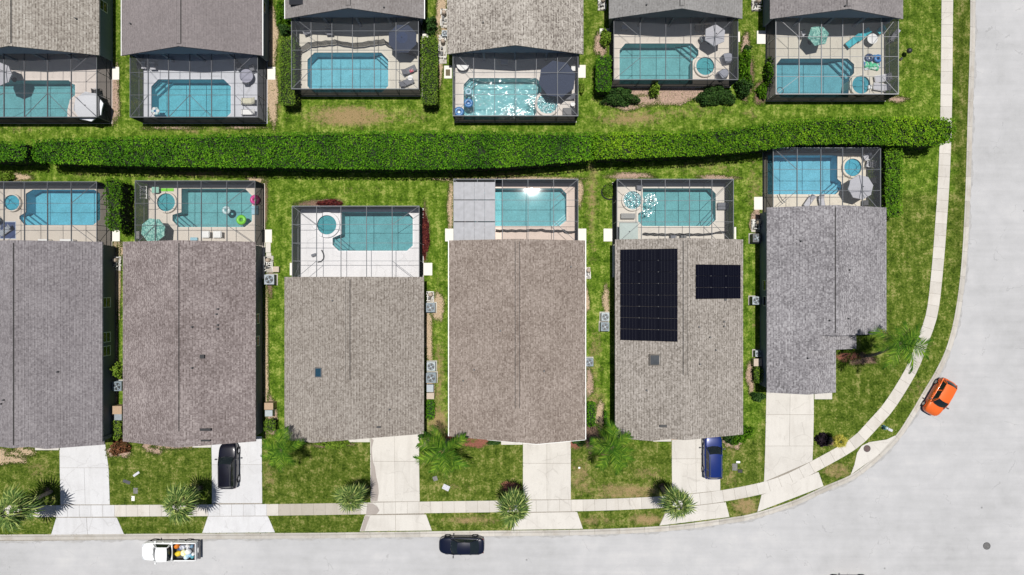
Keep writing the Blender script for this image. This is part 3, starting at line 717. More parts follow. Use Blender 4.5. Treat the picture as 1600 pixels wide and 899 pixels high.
def slope(parent, mat, xe, xr, ze, zr, y0, y1, name='roof_slope'):
    b = MB(); n = max(6, int(abs(xr-xe)/.143/1.0)); lift = .014
    dx = (xr-xe)/n; dz = (zr-ze)/n
    for i in range(n):
        xa, xb = xe+dx*i, xe+dx*(i+1); za, zb = ze+dz*i+lift, ze+dz*(i+1)
        q = [(xa, y0, za), (xb, y0, zb), (xb, y1, zb), (xa, y1, za)]
        b.quad(*(q[::-1] if xr > xe else q)) if False else b.quad(*(q if (xb-xa) > 0 else q[::-1]))
        if i: 
            q = [(xa, y0, za-lift), (xa, y0, za), (xa, y1, za), (xa, y1, za-lift)]; b.quad(*(q if dx > 0 else q[::-1]))
    t = .14
    b.quad((xe, y0, ze-t), (xe, y1, ze-t), (xr, y1, zr-t), (xr, y0, zr-t))
    b.quad((xe, y0, ze-t), (xe, y0, ze+lift), (xe, y1, ze+lift), (xe, y1, ze-t))
    for yy in (y0, y1): b.quad((xe, yy, ze-t), (xr, yy, zr-t), (xr, yy, zr), (xe, yy, ze))
    return b.build(name, mat, parent, world=True)
def window(t, side, x, yc, w=.9, z0=1.0, z1=2.15, ns=False):
    # a framed sash standing 3 cm proud of an east/west wall (or north/south with ns)
    s = side
    def bx(b, u0, u1, za, zb, d0, d1):
        if ns: b.box(x+u0, x+u1, yc+s*d0, yc+s*d1, za, zb)
        else: b.box(x+s*d0, x+s*d1, yc+u0, yc+u1, za, zb)
    b = MB(); f = .07
    bx(b, -w/2, w/2, z0-f, z0, 0, .06); bx(b, -w/2, w/2, z1, z1+f, 0, .06); bx(b, -w/2-f, -w/2, z0-f, z1+f, 0, .06); bx(b, w/2, w/2+f, z0-f, z1+f, 0, .06); bx(b, -w/2, w/2, (z0+z1)/2-.02, (z0+z1)/2+.02, 0, .045)
    o = b.build('window', M_frame, t, world=True)
    b = MB(); bx(b, -w/2, w/2, z0, (z0+z1)/2-.02, .002, .025); b.build('pane', M_glass, o, world=True)
    b = MB(); bx(b, -w/2, w/2, (z0+z1)/2+.02, z1, .002, .025); b.build('pane', M_glass, o, world=True)
def house(key, x0, x1, yn, ys, wall, label, top, wings=(), gut=None, wins=(), gdoor=None, capend=0, cap=True, ext=None):
    rm = RM[key]
    xa, xb = X(x0, HE), X(x1, HE); yb, ya = Y(yn, HE), Y(ys, HE)      # ya south, yb north
    xm = (xa+xb)/2; rise = (xb-xa)/2*PITCH; zr = HE+rise
    t = thing('house', label, 'house', (xm, (ya+yb)/2, 0))
    oh = .4; go = .3
    ROOF[key] = dict(xa=xa, xb=xb, xm=xm, zr=zr, ya=ya, yb=yb, t=t)
    s1 = slope(t, rm, xa, xm, HE, zr, ya, yb); s2 = slope(t, rm, xb, xm, HE, zr, ya, yb)
    ROOF[key]['s'] = (s1, s2)
    if cap:
        b = MB(); y = ya+.25+capend; 
        while y < yb-.25:
            e = min(y+.3, yb-.25); r_ = .18; l = .085+random.uniform(0, .008); b.cur = 0
            for sg in (-1, 1):
                q = [(xm, y, zr+l), (xm+sg*r_, y, zr+l-r_*PITCH), (xm+sg*r_, e, zr+l-r_*PITCH-.008), (xm, e, zr+l-.008)]
                b.quad(*(q if sg > 0 else q[::-1]))
                q = [(xm+sg*r_, y, zr+l-r_*PITCH-.06), (xm+sg*r_, e, zr+l-r_*PITCH-.06), (xm+sg*r_, e, zr+l-r_*PITCH), (xm+sg*r_, y, zr+l-r_*PITCH)]; b.cur = 1; b.quad(*q); b.quad((xm+sg*(r_+.002), y, zr+l-r_*PITCH-.075), (xm+sg*(r_+.002), e, zr+l-r_*PITCH-.075), (xm+sg*(r_+.055), e, zr+l-r_*PITCH-.082), (xm+sg*(r_+.055), y, zr+l-r_*PITCH-.082)); b.cur = 0  # dark side and roof strip paint the shadow line along the vent
            y = e
        b.build('ridge_vent', [rm, M_ridge_dk], t, world=True)
    # walls
    pd = 3.0; wxa, wxb = xa+oh, xb-oh
    wy0, wy1 = (ya+go+pd, yb-go) if top else (ya+go, yb-go-pd)
    b = MB(); b.box(wxa, wxb, wy0, wy1, -.1, HE-.16); b.build('wall', wall, t, world=True)
    pw0, pw1 = (ya+go, ya+go+pd) if top else (yb-go-pd, yb-go)
    for sx in (wxa, wxb-.2):
        b = MB(); b.box(sx, sx+.2, pw0+.002, pw1-.002, -.1, HE-.16); b.build('porch_side_wall', wall, t, world=True)
    gy = ya+go if top else yb-go-.2
    b = MB(); b.box(wxa+.002, wxb-.002, gy, gy+.2, 2.35, HE-.155)
    z_ = HE-.155; i = len(b.v)
    for yy in (gy, gy+.2): b.v += [(wxa+.002, yy, z_), (wxb-.002, yy, z_), (xm, yy, z_+(wxb-wxa)/2*PITCH)]
    b.f += [(i, i+1, i+2), (i+5, i+4, i+3)]; b.mi += [0, 0]; b.build('gable_wall', wall, t, world=True)
    gy2 = yb-go-.2 if top else ya+go
    b = MB(); i = 0
    for yy in (gy2, gy2+.2): b.v += [(wxa+.002, yy, z_-.01), (wxb-.002, yy, z_-.01), (xm, yy, z_+(wxb-wxa)/2*PITCH)]
    b.f += [(0, 1, 2), (5, 4, 3)]; b.mi += [0, 0]; b.build('gable_wall', wall, t, world=True)
    # porch: ceiling, posts and sliding doors
    b = MB(); b.box(wxa+.21, wxb-.21, pw0+.21, pw1-.01, 2.36, 2.42); b.build('porch_ceiling', M_white, t, world=True)
    for q in (.25, .5, .75):
        b = MB(); px_ = wxa+(wxb-wxa)*q; b.box(px_-.12, px_+.12, gy+.0, gy+.2, .05, 2.348); b.build('porch_post', wall, t, world=True)
    dside = -1 if top else 1; dy = wy0 if top else wy1
    b = MB(); b.box(xm-1.6, xm+1.6, dy+dside*.001, dy+dside*.06, .06, 2.2); o = b.build('sliding_door', M_frame, t, world=True)
    for k in range(3):
        b = MB(); b.box(xm-1.5+k*1.02, xm-.55+k*1.02, dy+dside*.062, dy+dside*.075, .15, 2.1); b.build('pane', M_glass, o, world=True)
    # soffit boards
    for sg, ex in ((1, xa), (-1, xb)):
        b = MB(); b.box(ex+sg*.02, ex+sg*(oh-.003), ya+.05, yb-.05, HE-.2, HE-.165); b.build('soffit', M_white, t, world=True)
    if gut:
        for sg, ex in ((-1, xa), (1, xb)):
            b = MB(); b.box(ex+sg*.008, ex+sg*.085, ya, yb, HE-.14, HE-.02); b.build('gutter', gut, t, world=True)
        b = MB(); 
        for k in range(2): pass
    for sd, yy in wins:
        window(t, sd, wxb if sd > 0 else wxa, Y(yy))
    for (w0, w1, wt, wb) in wings:
        a, c = X(w0, HE), X(w1, HE); y1_, y0_ = Y(wt, HE), Y(wb, HE); m_ = (a+c)/2; zr2 = HE+(c-a)/2*PITCH
        eps = .003
        slope(t, rm, a, m_, HE-.004, zr2, y0_, y1_-eps); slope(t, rm, c, m_, HE-.004, zr2, y0_, y1_-eps)
        b = MB(); b.box(a+oh, c-oh, y0_+go, y1_+go-.004, -.1, HE-.17); b.build('wall', wall, t, world=True)
        b = MB(); zz = HE-.168
        for yy in (y0_+go, y0_+go+.2): b.v += [(a+oh, yy, zz), (c-oh, yy, zz), (m_, yy, zz+(c-a-2*oh)/2*PITCH)]
        b.f += [(0, 1, 2), (5, 4, 3)]; b.mi += [0, 0]; b.build('gable_wall', wall, t, world=True)
        if gut:
            b = MB(); b.box(c+.008, c+.085, y0_, y1_-.005, HE-.14, HE-.02); b.build('gutter', gut, t, world=True)
            for sg, ex in ((1, a), (-1, c)):
                b = MB(); ln = (c-a)/2
                b.quad((ex, y0_-.05, HE-.13), (m_, y0_-.05, zr2-.13), (m_, y0_-.05, zr2+.03), (ex, y0_-.05, HE+.03))
                b.quad((ex, y0_-.05, HE+.03), (m_, y0_-.05, zr2+.03), (m_, y0_-.004, zr2+.03), (ex, y0_-.004, HE+.03)); b.build('fascia', gut, t, world=True)
    if gdoor:
        gx, gyp = gdoor; xx = X(gx); yy = gyp
        b = MB(); b.box(xx-2.55, xx+2.55, yy-.05, yy-.001, 0, 2.3); o = b.build('garage_door', M_frame, t, world=True)
        for k in range(4):
            b = MB(); b.box(xx-2.42, xx+2.42, yy-.075, yy-.051, .03+k*.56, .56+k*.56); b.build('door_panel', M_gdoor, o, world=True)
    return t
def wy(ypx): return Y(ypx, HE)+.3
house('H1', -62, 160, 378, 690, W_gr, 'slate grey roofed house at the photo edge below the pool with a blue rug', False, [(18, 163, 690, 695)], wins=[(1,472),(1,525),(1,546),(-1,500)], gdoor=(128, wy(695)))
house('H2', 192, 399.5, 378, 690, W_gr, 'mauve-brown roofed house with a black suv parked in its driveway', False, wins=[(1,497),(1,531),(-1,450),(-1,600)], gdoor=(370, wy(690)), capend=1.3)
house('H3', 444.5, 662.5, 433, 678, W_ta, 'taupe striped roof house with one small skylight and a white pool deck', False, [(444.5, 546, 678, 687.5)], wins=[(1,520),(-1,520),(-1,600)], gdoor=(616, wy(678)), capend=5.5)
house('H4', 701.5, 914.5, 376, 682, W_wh, 'rosy brown roofed house edged with white gutters', False, [(761, 914.5, 682, 687)], gut=M_white, wins=[(1,500),(-1,500)], gdoor=(855, wy(687)), capend=3)
house('H5', 961, 1161, 374.5, 679, W_bl, 'sand grey roofed house carrying two black solar arrays', False, [(961, 1067, 679, 684.5)], wins=[(1,500),(-1,500),(-1,600)], gdoor=(1086, wy(679)), capend=6)
house('H6', 1198, 1385, 324.5, 522, W_bl, 'cool grey roofed corner house with stepped front beside the curved sidewalk', False, [(1198, 1338, 522, 545), (1198, 1306, 545, 613.5)], wins=[(-1,446),(-1,470),(1,400)], gdoor=(1235, wy(613.5)))
house('T1', -65, 155, -230, 86.5, W_bl, 'speckled beige roofed house at the top corner of the photo above a white umbrella', True, wins=[(1,20)])
house('T2', 190, 409.7, -230, 87, W_bl, 'plum grey roofed house with a white edge trim above the flower float pool', True, gut=M_white, wins=[(1,20)])
house('T3', 445.5, 662.5, -290, 29.5, W_bl, 'warm grey roofed house above the pool with the big navy umbrella', True, gut=M_white)
house('T4', 698.5, 911.5, -240, 85, W_bl, 'pale heavily speckled roof house above the sparkling pool with blue rings', True, cap=False, gut=None)
house('T5', 951.5, 1160, -290, 29.5, W_gr, 'plain grey roofed house above the teal pool with covered grey chairs', True)
house('T6', 1203, 1411, -290, 30, W_bl, 'grey-brown roofed house above the pool with turquoise loungers', True)

def roofpt(key, px, py):
    r = ROOF[key]; h = 4
    for _ in range(8):
        x = X(px, h); d = min(x-r['xa'], r['xb']-x); h = HE+d*PITCH
    return x, Y(py, h), h, (0 if x < r['xm'] else 1)
def pipe(key, px, py, r_=.07, h=.28, mat=M_dkgrey):
    x, y, z, s = roofpt(key, px, py); b = MB(); b.cyl(x, y, r_, z-.1, z+h, 10); b.cyl(x, y, r_*1.9, z-.1, z+.05, 10, r_*1.2)
    b.build('pipe_vent', mat, ROOF[key]['s'][s], world=True)
def slot(key, px, py, w, d, mat=M_black):
    x, y, z, s = roofpt(key, px, py); b = MB(); b.box(x-w/2, x+w/2, y-d/2, y+d/2, z-.25, z+.16); b.box(x-w/2-.04, x+w/2+.04, y-d/2-.04, y+d/2+.04, z+.161, z+.19)
    b.build('box_vent', mat, ROOF[key]['s'][s], world=True)
for a in [('H1',91,581),('H1',7,625),('H1',3,631),('H2',341,483),('H2',341,508),('H2',341,514),('H2',301,511),('H2',301,575),('H3',609,640),('H4',782,517),('H4',741,578),('H4',724,595),('H4',850,580),('H4',892,417),
          ('H5',1092,511),('H5',1131,503),('H5',1131,510),('H5',1109,527),('H5',1118,547),('H5',1093,569),('H6',1251,377),('H6',1327,422),('H6',1296,501),('H6',1325,498),('T2',205,38),('T3',600,12),('T5',1010,8),('T6',1320,10),('T1',120,30),('H6',1262,560),('H3',520,470),('H5',1010,610),('T4',755,36),('H2',339,491)]: pipe(*a)
slot('H2',322,671,.95,.17); slot('H2',322,688,.8,.08); slot('H2',317,557,.35,.3); slot('H3',592,667,.3,.1); slot('H3',574,681,.01,.01) if False else None
slot('H5',1036,665.5,.6,.16); slot('T3',466,4,1.6,.5,pm('solar_black', (.008,.009,.014), .25, 0, .2)); slot('H1',88,690,.01,.01) if False else None
def skylight(key, px, py, w, d, dome):
    x, y, z, s = roofpt(key, px, py); b = MB(); 
    b.box(x-w/2, x+w/2, y-d/2, y-d/2+.08, z-.3, z+.2); b.box(x-w/2, x+w/2, y+d/2-.08, y+d/2, z-.3, z+.2)
    b.box(x-w/2, x-w/2+.08, y-d/2+.08, y+d/2-.08, z-.3, z+.2); b.box(x+w/2-.08, x+w/2, y-d/2+.08, y+d/2-.08, z-.3, z+.2)
    o = b.build('skylight', pm('skylight_curb', (.13, .115, .10), .8) if dome else M_dkgrey, ROOF[key]['s'][s], world=True)
    b = MB(); a, c = w/2-.08, d/2-.08; zz = z+.13
    if dome:
        for q in range(4):
            co = [(x-a, y-c), (x+a, y-c), (x+a, y+c), (x-a, y+c)]; b.quad((*co[q], zz), (*co[(q+1) % 4], zz), (x, y, zz+.22))
    else: b.box(x-a, x+a, y-c, y+c, zz, zz+.03)
    b.build('skylight_glass', pm('skylight_blue', (.012,.045,.075), .15, 0, .1) if not dome else pm('skylight_smoke', (.07,.075,.08), .08, 0, .1, coat=.5), ROOF[key]['s'][s], world=True)
skylight('H3', 498, 582, .68, .95, False); skylight('H5', 1023, 562.5, 1.1, 1.1, True)

M_clamp = pm('clamp_grey', (.16, .165, .17), .6)
# solar arrays lying on the corner-side roof
def solar(key, px0, px1, py0, py1, nx, ny, label):
    x0, y0, z0, s = roofpt(key, px0, py1); x1, y1, z1, _ = roofpt(key, px1, py0)
    t = thing('solar_array', label, 'solar panels', ((x0+x1)/2, (y0+y1)/2, (z0+z1)/2)); og = ORG[t.name]
    sl_ = (z1-z0)/(x1-x0); W = (x1-x0)/nx; D = (y1-y0)/ny
    ln = math.hypot(W, W*sl_)
    MP = pm('solar_cell', (.003, .0035, .009), .6, 0, .25, 30, coat=0, spec=.05)
    for i in range(nx):
        for j in range(ny):
            b = MB(); b.box(-ln/2+.012, ln/2-.012, -D/2+.01, D/2-.01, 0, .035)
            b2 = b.build('solar_panel', MP, t)
            b2.location = (x0+W*(i+.5)-og.x, y0+D*(j+.5)-og.y, z0+sl_*W*(i+.5)+.09-og.z); b2.rotation_euler = (0, -math.atan(sl_), 0)
            f = MB(); 
            for k in range(1, 6): f.box(-ln/2+k*ln/6-.004, -ln/2+k*ln/6+.004, -D/2+.02, D/2-.02, .0352, .0375)
            f.build('cell_line', pm('cell_line_grey', (.03,.035,.045), .5), b2)
    for i in range(nx+1):
        for j in range(1, ny):
            b = MB(); b.box(-.03, .03, -.025, .025, 0, .045); o = b.build('panel_clamp', M_clamp, t)
            o.location = (x0+W*i-og.x+(.02 if i == 0 else -.02 if i == nx else 0), y0+D*j-og.y, z0+sl_*W*i+.09-og.z)
    for j in range(ny):
        for q in (.25, .75):
            b = MB(); y_ = y0+D*(j+q); b.quad((x0, y_-.02, z0+.05), (x1, y_-.02, z1+.05), (x1, y_+.02, z1+.05), (x0, y_+.02, z0+.05)); b.build('mounting_rail', M_black, t, world=True)
solar('H5', 969, 1058.5, 388.5, 531.5, 3, 8, 'large black solar array of three columns on the sand grey roof')
solar('H5', 1086.5, 1156.5, 414, 467.5, 3, 3, 'small black solar array of nine panels on the sand grey roof')
slot('H5', 1133, 468.5, .12, .1)

# ------------------------------------------------------------------ pools, decks, screen enclosures
DECKZ = .05; WZ = -.05
def chamf(x0, y0, x1, y1, tl=0, tr=0, br=0, bl=0):
    p = []
    p += [(x0, y0+tl), (x0+tl, y0)] if tl else [(x0, y0)]
    p += [(x1-tr, y0), (x1, y0+tr)] if tr else [(x1, y0)]
    p += [(x1, y1-br), (x1-br, y1)] if br else [(x1, y1)]
    p += [(x0+bl, y1), (x0, y1-bl)] if bl else [(x0, y1)]
    return p
BL = (.27, .50, .58); TE = (.22, .40, .42); BL2 = (.20, .47, .58); GR = (.24, .42, .43)
POOLS = {
 'C1': dict(p=[(41,303),(52,296.5),(148,296.5),(157,303),(157,343),(146,352),(39,352),(31,342),(31,338),(41,332)], col=BL2, spa=(22,317.5,14,12), label='bright blue pool with a round spa beside the blue rug', st=[((36,352),(31,338)),[(31,345)], (66,352)], dv='bright'),
 'C2': dict(p=[(284,295),(383,295),(394,306),(394,346),(383,355),(279.5,355),(270,345),(270,336),(284,332)], col=GR, spa=(262,317,16.5,14), label='teal pool with three floating swim rings'),
 'C3': dict(p=[(534,331.5),(636,331.5),(645,340),(645,384),(636,392),(529.5,392),(520,383),(520,372),(534,366)], col=TE, spa=(512,352,20,15), label='teal pool on a white deck with a round spa in its corner'),
 'C4': dict(p=[(740,294.5),(877,294.5),(885,303),(885,345),(874,353.5),(740,353.5)], col=(.27,.46,.49), spa=None, label='pool with a blazing sun glint beside the grey roofed patio'),
 'C5': dict(p=[(1004,294.5),(1110,294.5),(1118,303),(1118,344),(1108,353.5),(1004,353.5),(997,346),(997,334),(1004,330)], col=GR, spa=(987.5,313.5,17,14), label='teal pool beside a foaming round spa and a square canopy'),
 'C6': dict(p=[(1199,243),(1308,243),(1308,280),(1314,285),(1314,296),(1305,304),(1199,304)], col=(.26,.50,.62), spa=(1330,262.5,16.5,13.5), label='sky blue pool with a round spa near the lilac umbrella'),
 'D1': dict(p=[(-32,126),(108,126),(113,131),(118,133),(118,149),(110,156),(106,172),(106,187),(-32,187)], col=TE, spa=None, label='green-teal pool under a white umbrella cut by the photo edge'),
 'D2': dict(p=chamf(237,124.5,361,187,11,11,10,10), col=(.19,.46,.54), spa=None, label='bright blue pool with a flower shaped float in its corner'),
 'D3': dict(p=chamf(480.7,82.7,606.7,145,11,11,10,10), col=BL, spa=None, label='blue pool behind a low mesh fence near the big navy umbrella'),
 'D4': dict(p=[(724.5,133),(734,122.5),(838,122.5),(845,130),(846,150),(838,160),(838,176),(832,187),(724.5,187)], col=(.30,.50,.52), spa=(855,163,20,16), label='pool covered in sparkling ripples with blue rings at one end'),
 'D5': dict(p=[(968,79),(977,68.5),(1081,68.5),(1091,79),(1091,87),(1082,95),(1082,132),(968,132)], col=GR, spa=(1100.5,105,17,14), label='teal pool with a small round spa beside grey covered chairs'),
 'D6': dict(p=[(1213,101),(1220,92),(1324,92),(1334,101),(1334,115),(1327,122),(1325,153),(1220,153),(1213,146)], col=(.20,.39,.45), spa=(1343,134,18,14), label='mottled blue pool with corner steps beside the pile of floats'),
}
W_calm = watermat('calm_pool_water', (.72, .92, .94), .004, 1.2, .026); W_std = watermat('pool_water', (.72, .92, .94), .08); W_spark = watermat('rippled_pool_water', (.74, .92, .94), .9, 2.6, .035, foam=.60)  # foam in the rippled water paints sun sparkle as pale colour
M_tile = pm('waterline_tile', (.05, .12, .17), .3, var=.25, scale=10)
def clip_steps(poly, A, B, n, z0, parent, mat):
    pass
STEPS = {  # corner, then the two far ends of the outermost step (px)
 'C1': ((33,351),(31,325),(66,352)), 'C2': ((271,354),(272,330),(301,355)), 'C3': ((521,391),(521,366),(552,392)), 'C4': ((884,353),(885,333),(862,353)), 'C5': ((1117,353),(1118,325),(1092,353)),
 'C6': ((1313,303),(1314,280),(1286,304)), 'D2': ((238,125),(237,148),(262,124.5)), 'D3': ((606,83),(607,106),(582,83)), 'D4': ((725,123),(725,145),(748,122.5)), 'D5': ((1090,69),(1091,96),(1058,68.5)), 'D6': ((1333,92),(1334,124),(1302,92)), 'D1': ((117,127),(118,150),(98,126)),
}
def inpoly(p, poly):
    c = False; n = len(poly)
    for i in range(n):
        a, b = poly[i], poly[(i+1) % n]
        if (a[1] > p[1]) != (b[1] > p[1]) and p[0] < (b[0]-a[0])*(p[1]-a[1])/(b[1]-a[1])+a[0]: c = not c
    return c
def clip_half(poly, A, B):   # keep side left of A->B
    out = []; n = len(poly)
    def s(p): return (B[0]-A[0])*(p[1]-A[1])-(B[1]-A[1])*(p[0]-A[0])
    for i in range(n):
        a, b = poly[i], poly[(i+1) % n]; sa, sb = s(a), s(b)
        if sa >= 0: out.append(a)
        if sa*sb < 0: t = sa/(sa-sb); out.append((a[0]+(b[0]-a[0])*t, a[1]+(b[1]-a[1])*t))
    return out
for key, c in CAGES.items():
    pl = POOLS[key]; poly = [P(*q) for q in pl['p']]
    if sum(poly[k][0]*poly[(k+1) % len(poly)][1]-poly[(k+1) % len(poly)][0]*poly[k][1] for k in range(len(poly))) < 0: poly = poly[::-1]
    x0, x1, y0, y1 = c['deck_r']; x0 -= .08; x1 += .08
    if c['top']: y0 -= .08
    else: y1 += .08
    # deck with an opening for the pool
    b = MB(); b.holed([(x0, y0), (x1, y0), (x1, y1), (x0, y1)], [poly], DECKZ)
    for q in (((x0,y0),(x1,y0)),((x1,y0),(x1,y1)),((x1,y1),(x0,y1)),((x0,y1),(x0,y0))): b.quad((*q[0], -.3), (*q[1], -.3), (*q[1], DECKZ), (*q[0], DECKZ))
    c['deck'] = tuple(min(.82, v*(1.1 if key == 'C3' else 1.2)) for v in c['deck'])
    struct(b.build('pool_deck', concmat('deck_'+key, c['deck'], tuple(v*.75 for v in c['deck']), .2, .6, 0)))
    cx = sum(q[0] for q in poly)/len(poly); cy = sum(q[1] for q in poly)/len(poly)
    t = thing('swimming_pool', pl['label'], 'pool', (cx, cy, WZ)); pl['t'] = t
    b = MB(); n = len(poly); FZ = -1.35
    for k in range(n):
        a, d = poly[k], poly[(k+1) % n]; b.quad((*a, DECKZ-.16), (*d, DECKZ-.16), (*d, FZ), (*a, FZ))
    b.holed(poly, [], FZ)
    b.build('basin', plaster('plaster_'+key, pl['col']), t, world=True)
    b = MB()
    for k in range(n):
        a, d = poly[k], poly[(k+1) % n]; b.quad((*a, DECKZ+.002), (*d, DECKZ+.002), (*d, DECKZ-.16), (*a, DECKZ-.16))
    b.build('tile_band', M_tile, t, world=True)
    # coping ring 25 cm wide
    off = []
    for k in range(n):
        p0, p1, p2 = Vector(poly[k-1]), Vector(poly[k]), Vector(poly[(k+1) % n])
        d1 = (p1-p0).normalized(); d2 = (p2-p1).normalized(); n1 = Vector((d1.y, -d1.x)); n2 = Vector((d2.y, -d2.x)); m_ = (n1+n2); m_ = m_/max(.5, m_.length_squared)*2
        off.append(tuple(p1+m_*.17))
    b = MB()
    for k in range(n):
        j = (k+1) % n; b.quad((*poly[k], DECKZ+.018), (*off[k], DECKZ+.018), (*off[j], DECKZ+.018), (*poly[j], DECKZ+.018)); b.quad((*off[k], DECKZ+.018), (*off[k], DECKZ), (*off[j], DECKZ), (*off[j], DECKZ+.018))
    b.build('coping', concmat('coping_'+key, tuple(min(1, v*1.08) for v in c['deck']), c['deck'], .1, .6, 0), t, world=True)
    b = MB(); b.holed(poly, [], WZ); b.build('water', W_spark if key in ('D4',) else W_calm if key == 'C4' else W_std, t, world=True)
    if key in STEPS:
        C_, A_, B_ = [P(*q) for q in STEPS[key]]
        for k in range(3):
            f = 1-k*.26; A2 = (C_[0]+(A_[0]-C_[0])*f, C_[1]+(A_[1]-C_[1])*f); B2 = (C_[0]+(B_[0]-C_[0])*f, C_[1]+(B_[1]-C_[1])*f)
            sg = (B2[0]-A2[0])*(C_[1]-A2[1])-(B2[1]-A2[1])*(C_[0]-A2[0])
            tri = clip_half(poly, A2, B2) if sg > 0 else clip_half(poly, B2, A2)
            if len(tri) < 3: continue
            g = Vector((sum(q[0] for q in tri)/len(tri), sum(q[1] for q in tri)/len(tri)))
            tri = [tuple(Vector(q)+(g-Vector(q)).normalized()*.006) for q in tri]
            b = MB(); b.prism(tri, FZ+.003, -1.0+k*.3); b.build('step', plaster('plaster_'+key, pl['col']), t, world=True)
            m_ = Vector(C_); a2 = Vector(A2)+(m_-Vector(A2)).normalized()*.08; b2_ = Vector(B2)+(m_-Vector(B2)).normalized()*.08
            b = MB(); zz = -1.0+k*.3+.004; b.quad((*A2, zz), (*B2, zz), (*b2_, zz), (*a2, zz)); b.build('step_tile', M_tile, t, world=True)
    if pl['spa']:
        sx, sy, ro, ri = pl['spa']; sx, sy = P(sx, sy); ro /= 15; ri /= 15
        mat = concmat('coping_'+key, (.6,.58,.54), (.5,.5,.48), .1, .6, 0)
        b = MB(); b.lathe(sx, sy, [(ro, FZ+.01), (ro, .30), (ro-.02, .34), (ri, .34), (ri, .06)], 36); b.build('spa_wall', mat, t, smooth=False, world=True)
        b = MB(); b.lathe(sx, sy, [(ri+.004, .30), (ri-.006, .30), (ri-.006, .07)], 36); b.build('spa_tile', M_tile, t, world=True)
        b = MB(); b.cyl(sx, sy, ri-.01, .052, .075, 36); b.build('spa_floor', plaster('plaster_'+key, pl['col']), t, world=True)
        # curved bench inside
        b = MB(); pts = []
        for k in range(15):
            a = R(-40+k*17); pts.append((sx+math.cos(a)*ri*.96, sy+math.sin(a)*ri*.96))
        for k in range(15):
            a = R(-40+(14-k)*17); pts.append((sx+math.cos(a)*ri*.55, sy+math.sin(a)*ri*.55))
        b.prism(pts, .075, .16); b.build('spa_bench', plaster('plaster_'+key, pl['col']), t, world=True)
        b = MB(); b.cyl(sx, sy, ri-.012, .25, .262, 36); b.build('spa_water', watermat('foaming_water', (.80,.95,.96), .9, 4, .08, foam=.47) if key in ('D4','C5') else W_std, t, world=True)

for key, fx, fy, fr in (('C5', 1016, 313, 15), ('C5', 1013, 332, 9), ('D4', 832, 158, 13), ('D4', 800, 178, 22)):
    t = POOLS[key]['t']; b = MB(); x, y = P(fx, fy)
    b.prism([(x+fr/15*(1+.2*math.sin(3*a+fx))*math.cos(a), y+fr/15*.62*(1+.2*math.cos(4*a))*math.sin(a)) for a in [2*math.pi*k/28 for k in range(28)]], WZ+.002, WZ+.006); b.build('foam', watermat('foam_sparkle', (.95,.98,.98), .5, 4, .1, foam=.50), t, world=True)  # pale patches: spa spill foam, with sun sparkle painted into the colour
ENC = {'C1': 'enclosure cut by the left photo edge, over the bright blue pool with the blue rug',
 'C2': 'dark framed enclosure over the teal pool with the patterned umbrella', 'C3': 'silver framed enclosure over the white deck and teal pool',
 'C4': 'enclosure partly roofed with grey panels, over the glinting pool', 'C5': 'enclosure over the pool with the foaming spa and square canopy',
 'C6': 'silver framed enclosure under the hedge end, over the sky blue pool and lilac umbrella', 'D1': 'enclosure in the top corner over the green-teal pool and white umbrella',
 'D2': 'dark framed enclosure over the bright blue pool with the flower float', 'D3': 'enclosure between two clipped box hedges over the pool with the navy umbrella',
 'D4': 'enclosure over the sparkling pool with the blue rings', 'D5': 'enclosure over the teal pool with covered grey chairs, shrubs growing along it',
 'D6': 'white framed enclosure over the pool with the turquoise loungers'}
UNIT = MB().box(-.5, .5, -.5, .5, -.5, .5).build('unit', M_grey_al, mesh_only=True)
UM = {}
def bar(name, a, b_, w_, d_, mat, t):
    key = (mat.name, name)
    if key not in UM:
        me = UNIT.copy(); me.name = name; me.materials.clear(); me.materials.append(mat); UM[key] = me
    a, b_ = Vector(a), Vector(b_); d = b_-a; o = bpy.data.objects.new(name, UM[key]); COL.objects.link(o); o.parent = t
    x = d.normalized(); up = Vector((0, 0, 1)) if abs(x.z) < .9 else Vector((0, 1, 0)); y = up.cross(x).normalized(); z = x.cross(y)
    rot = Matrix((x, y, z)).transposed().to_4x4()
    o.matrix_local = Matrix.Translation((a+b_)/2-ORG[t.name]) @ rot @ Matrix.Diagonal((d.length, w_, d_, 1))
    ORG[o.name] = ORG[t.name]; return o
def panel(name, pts, mat, t):
    b = MB(); b.quad(*pts); return b.build(name, mat, t, world=True)
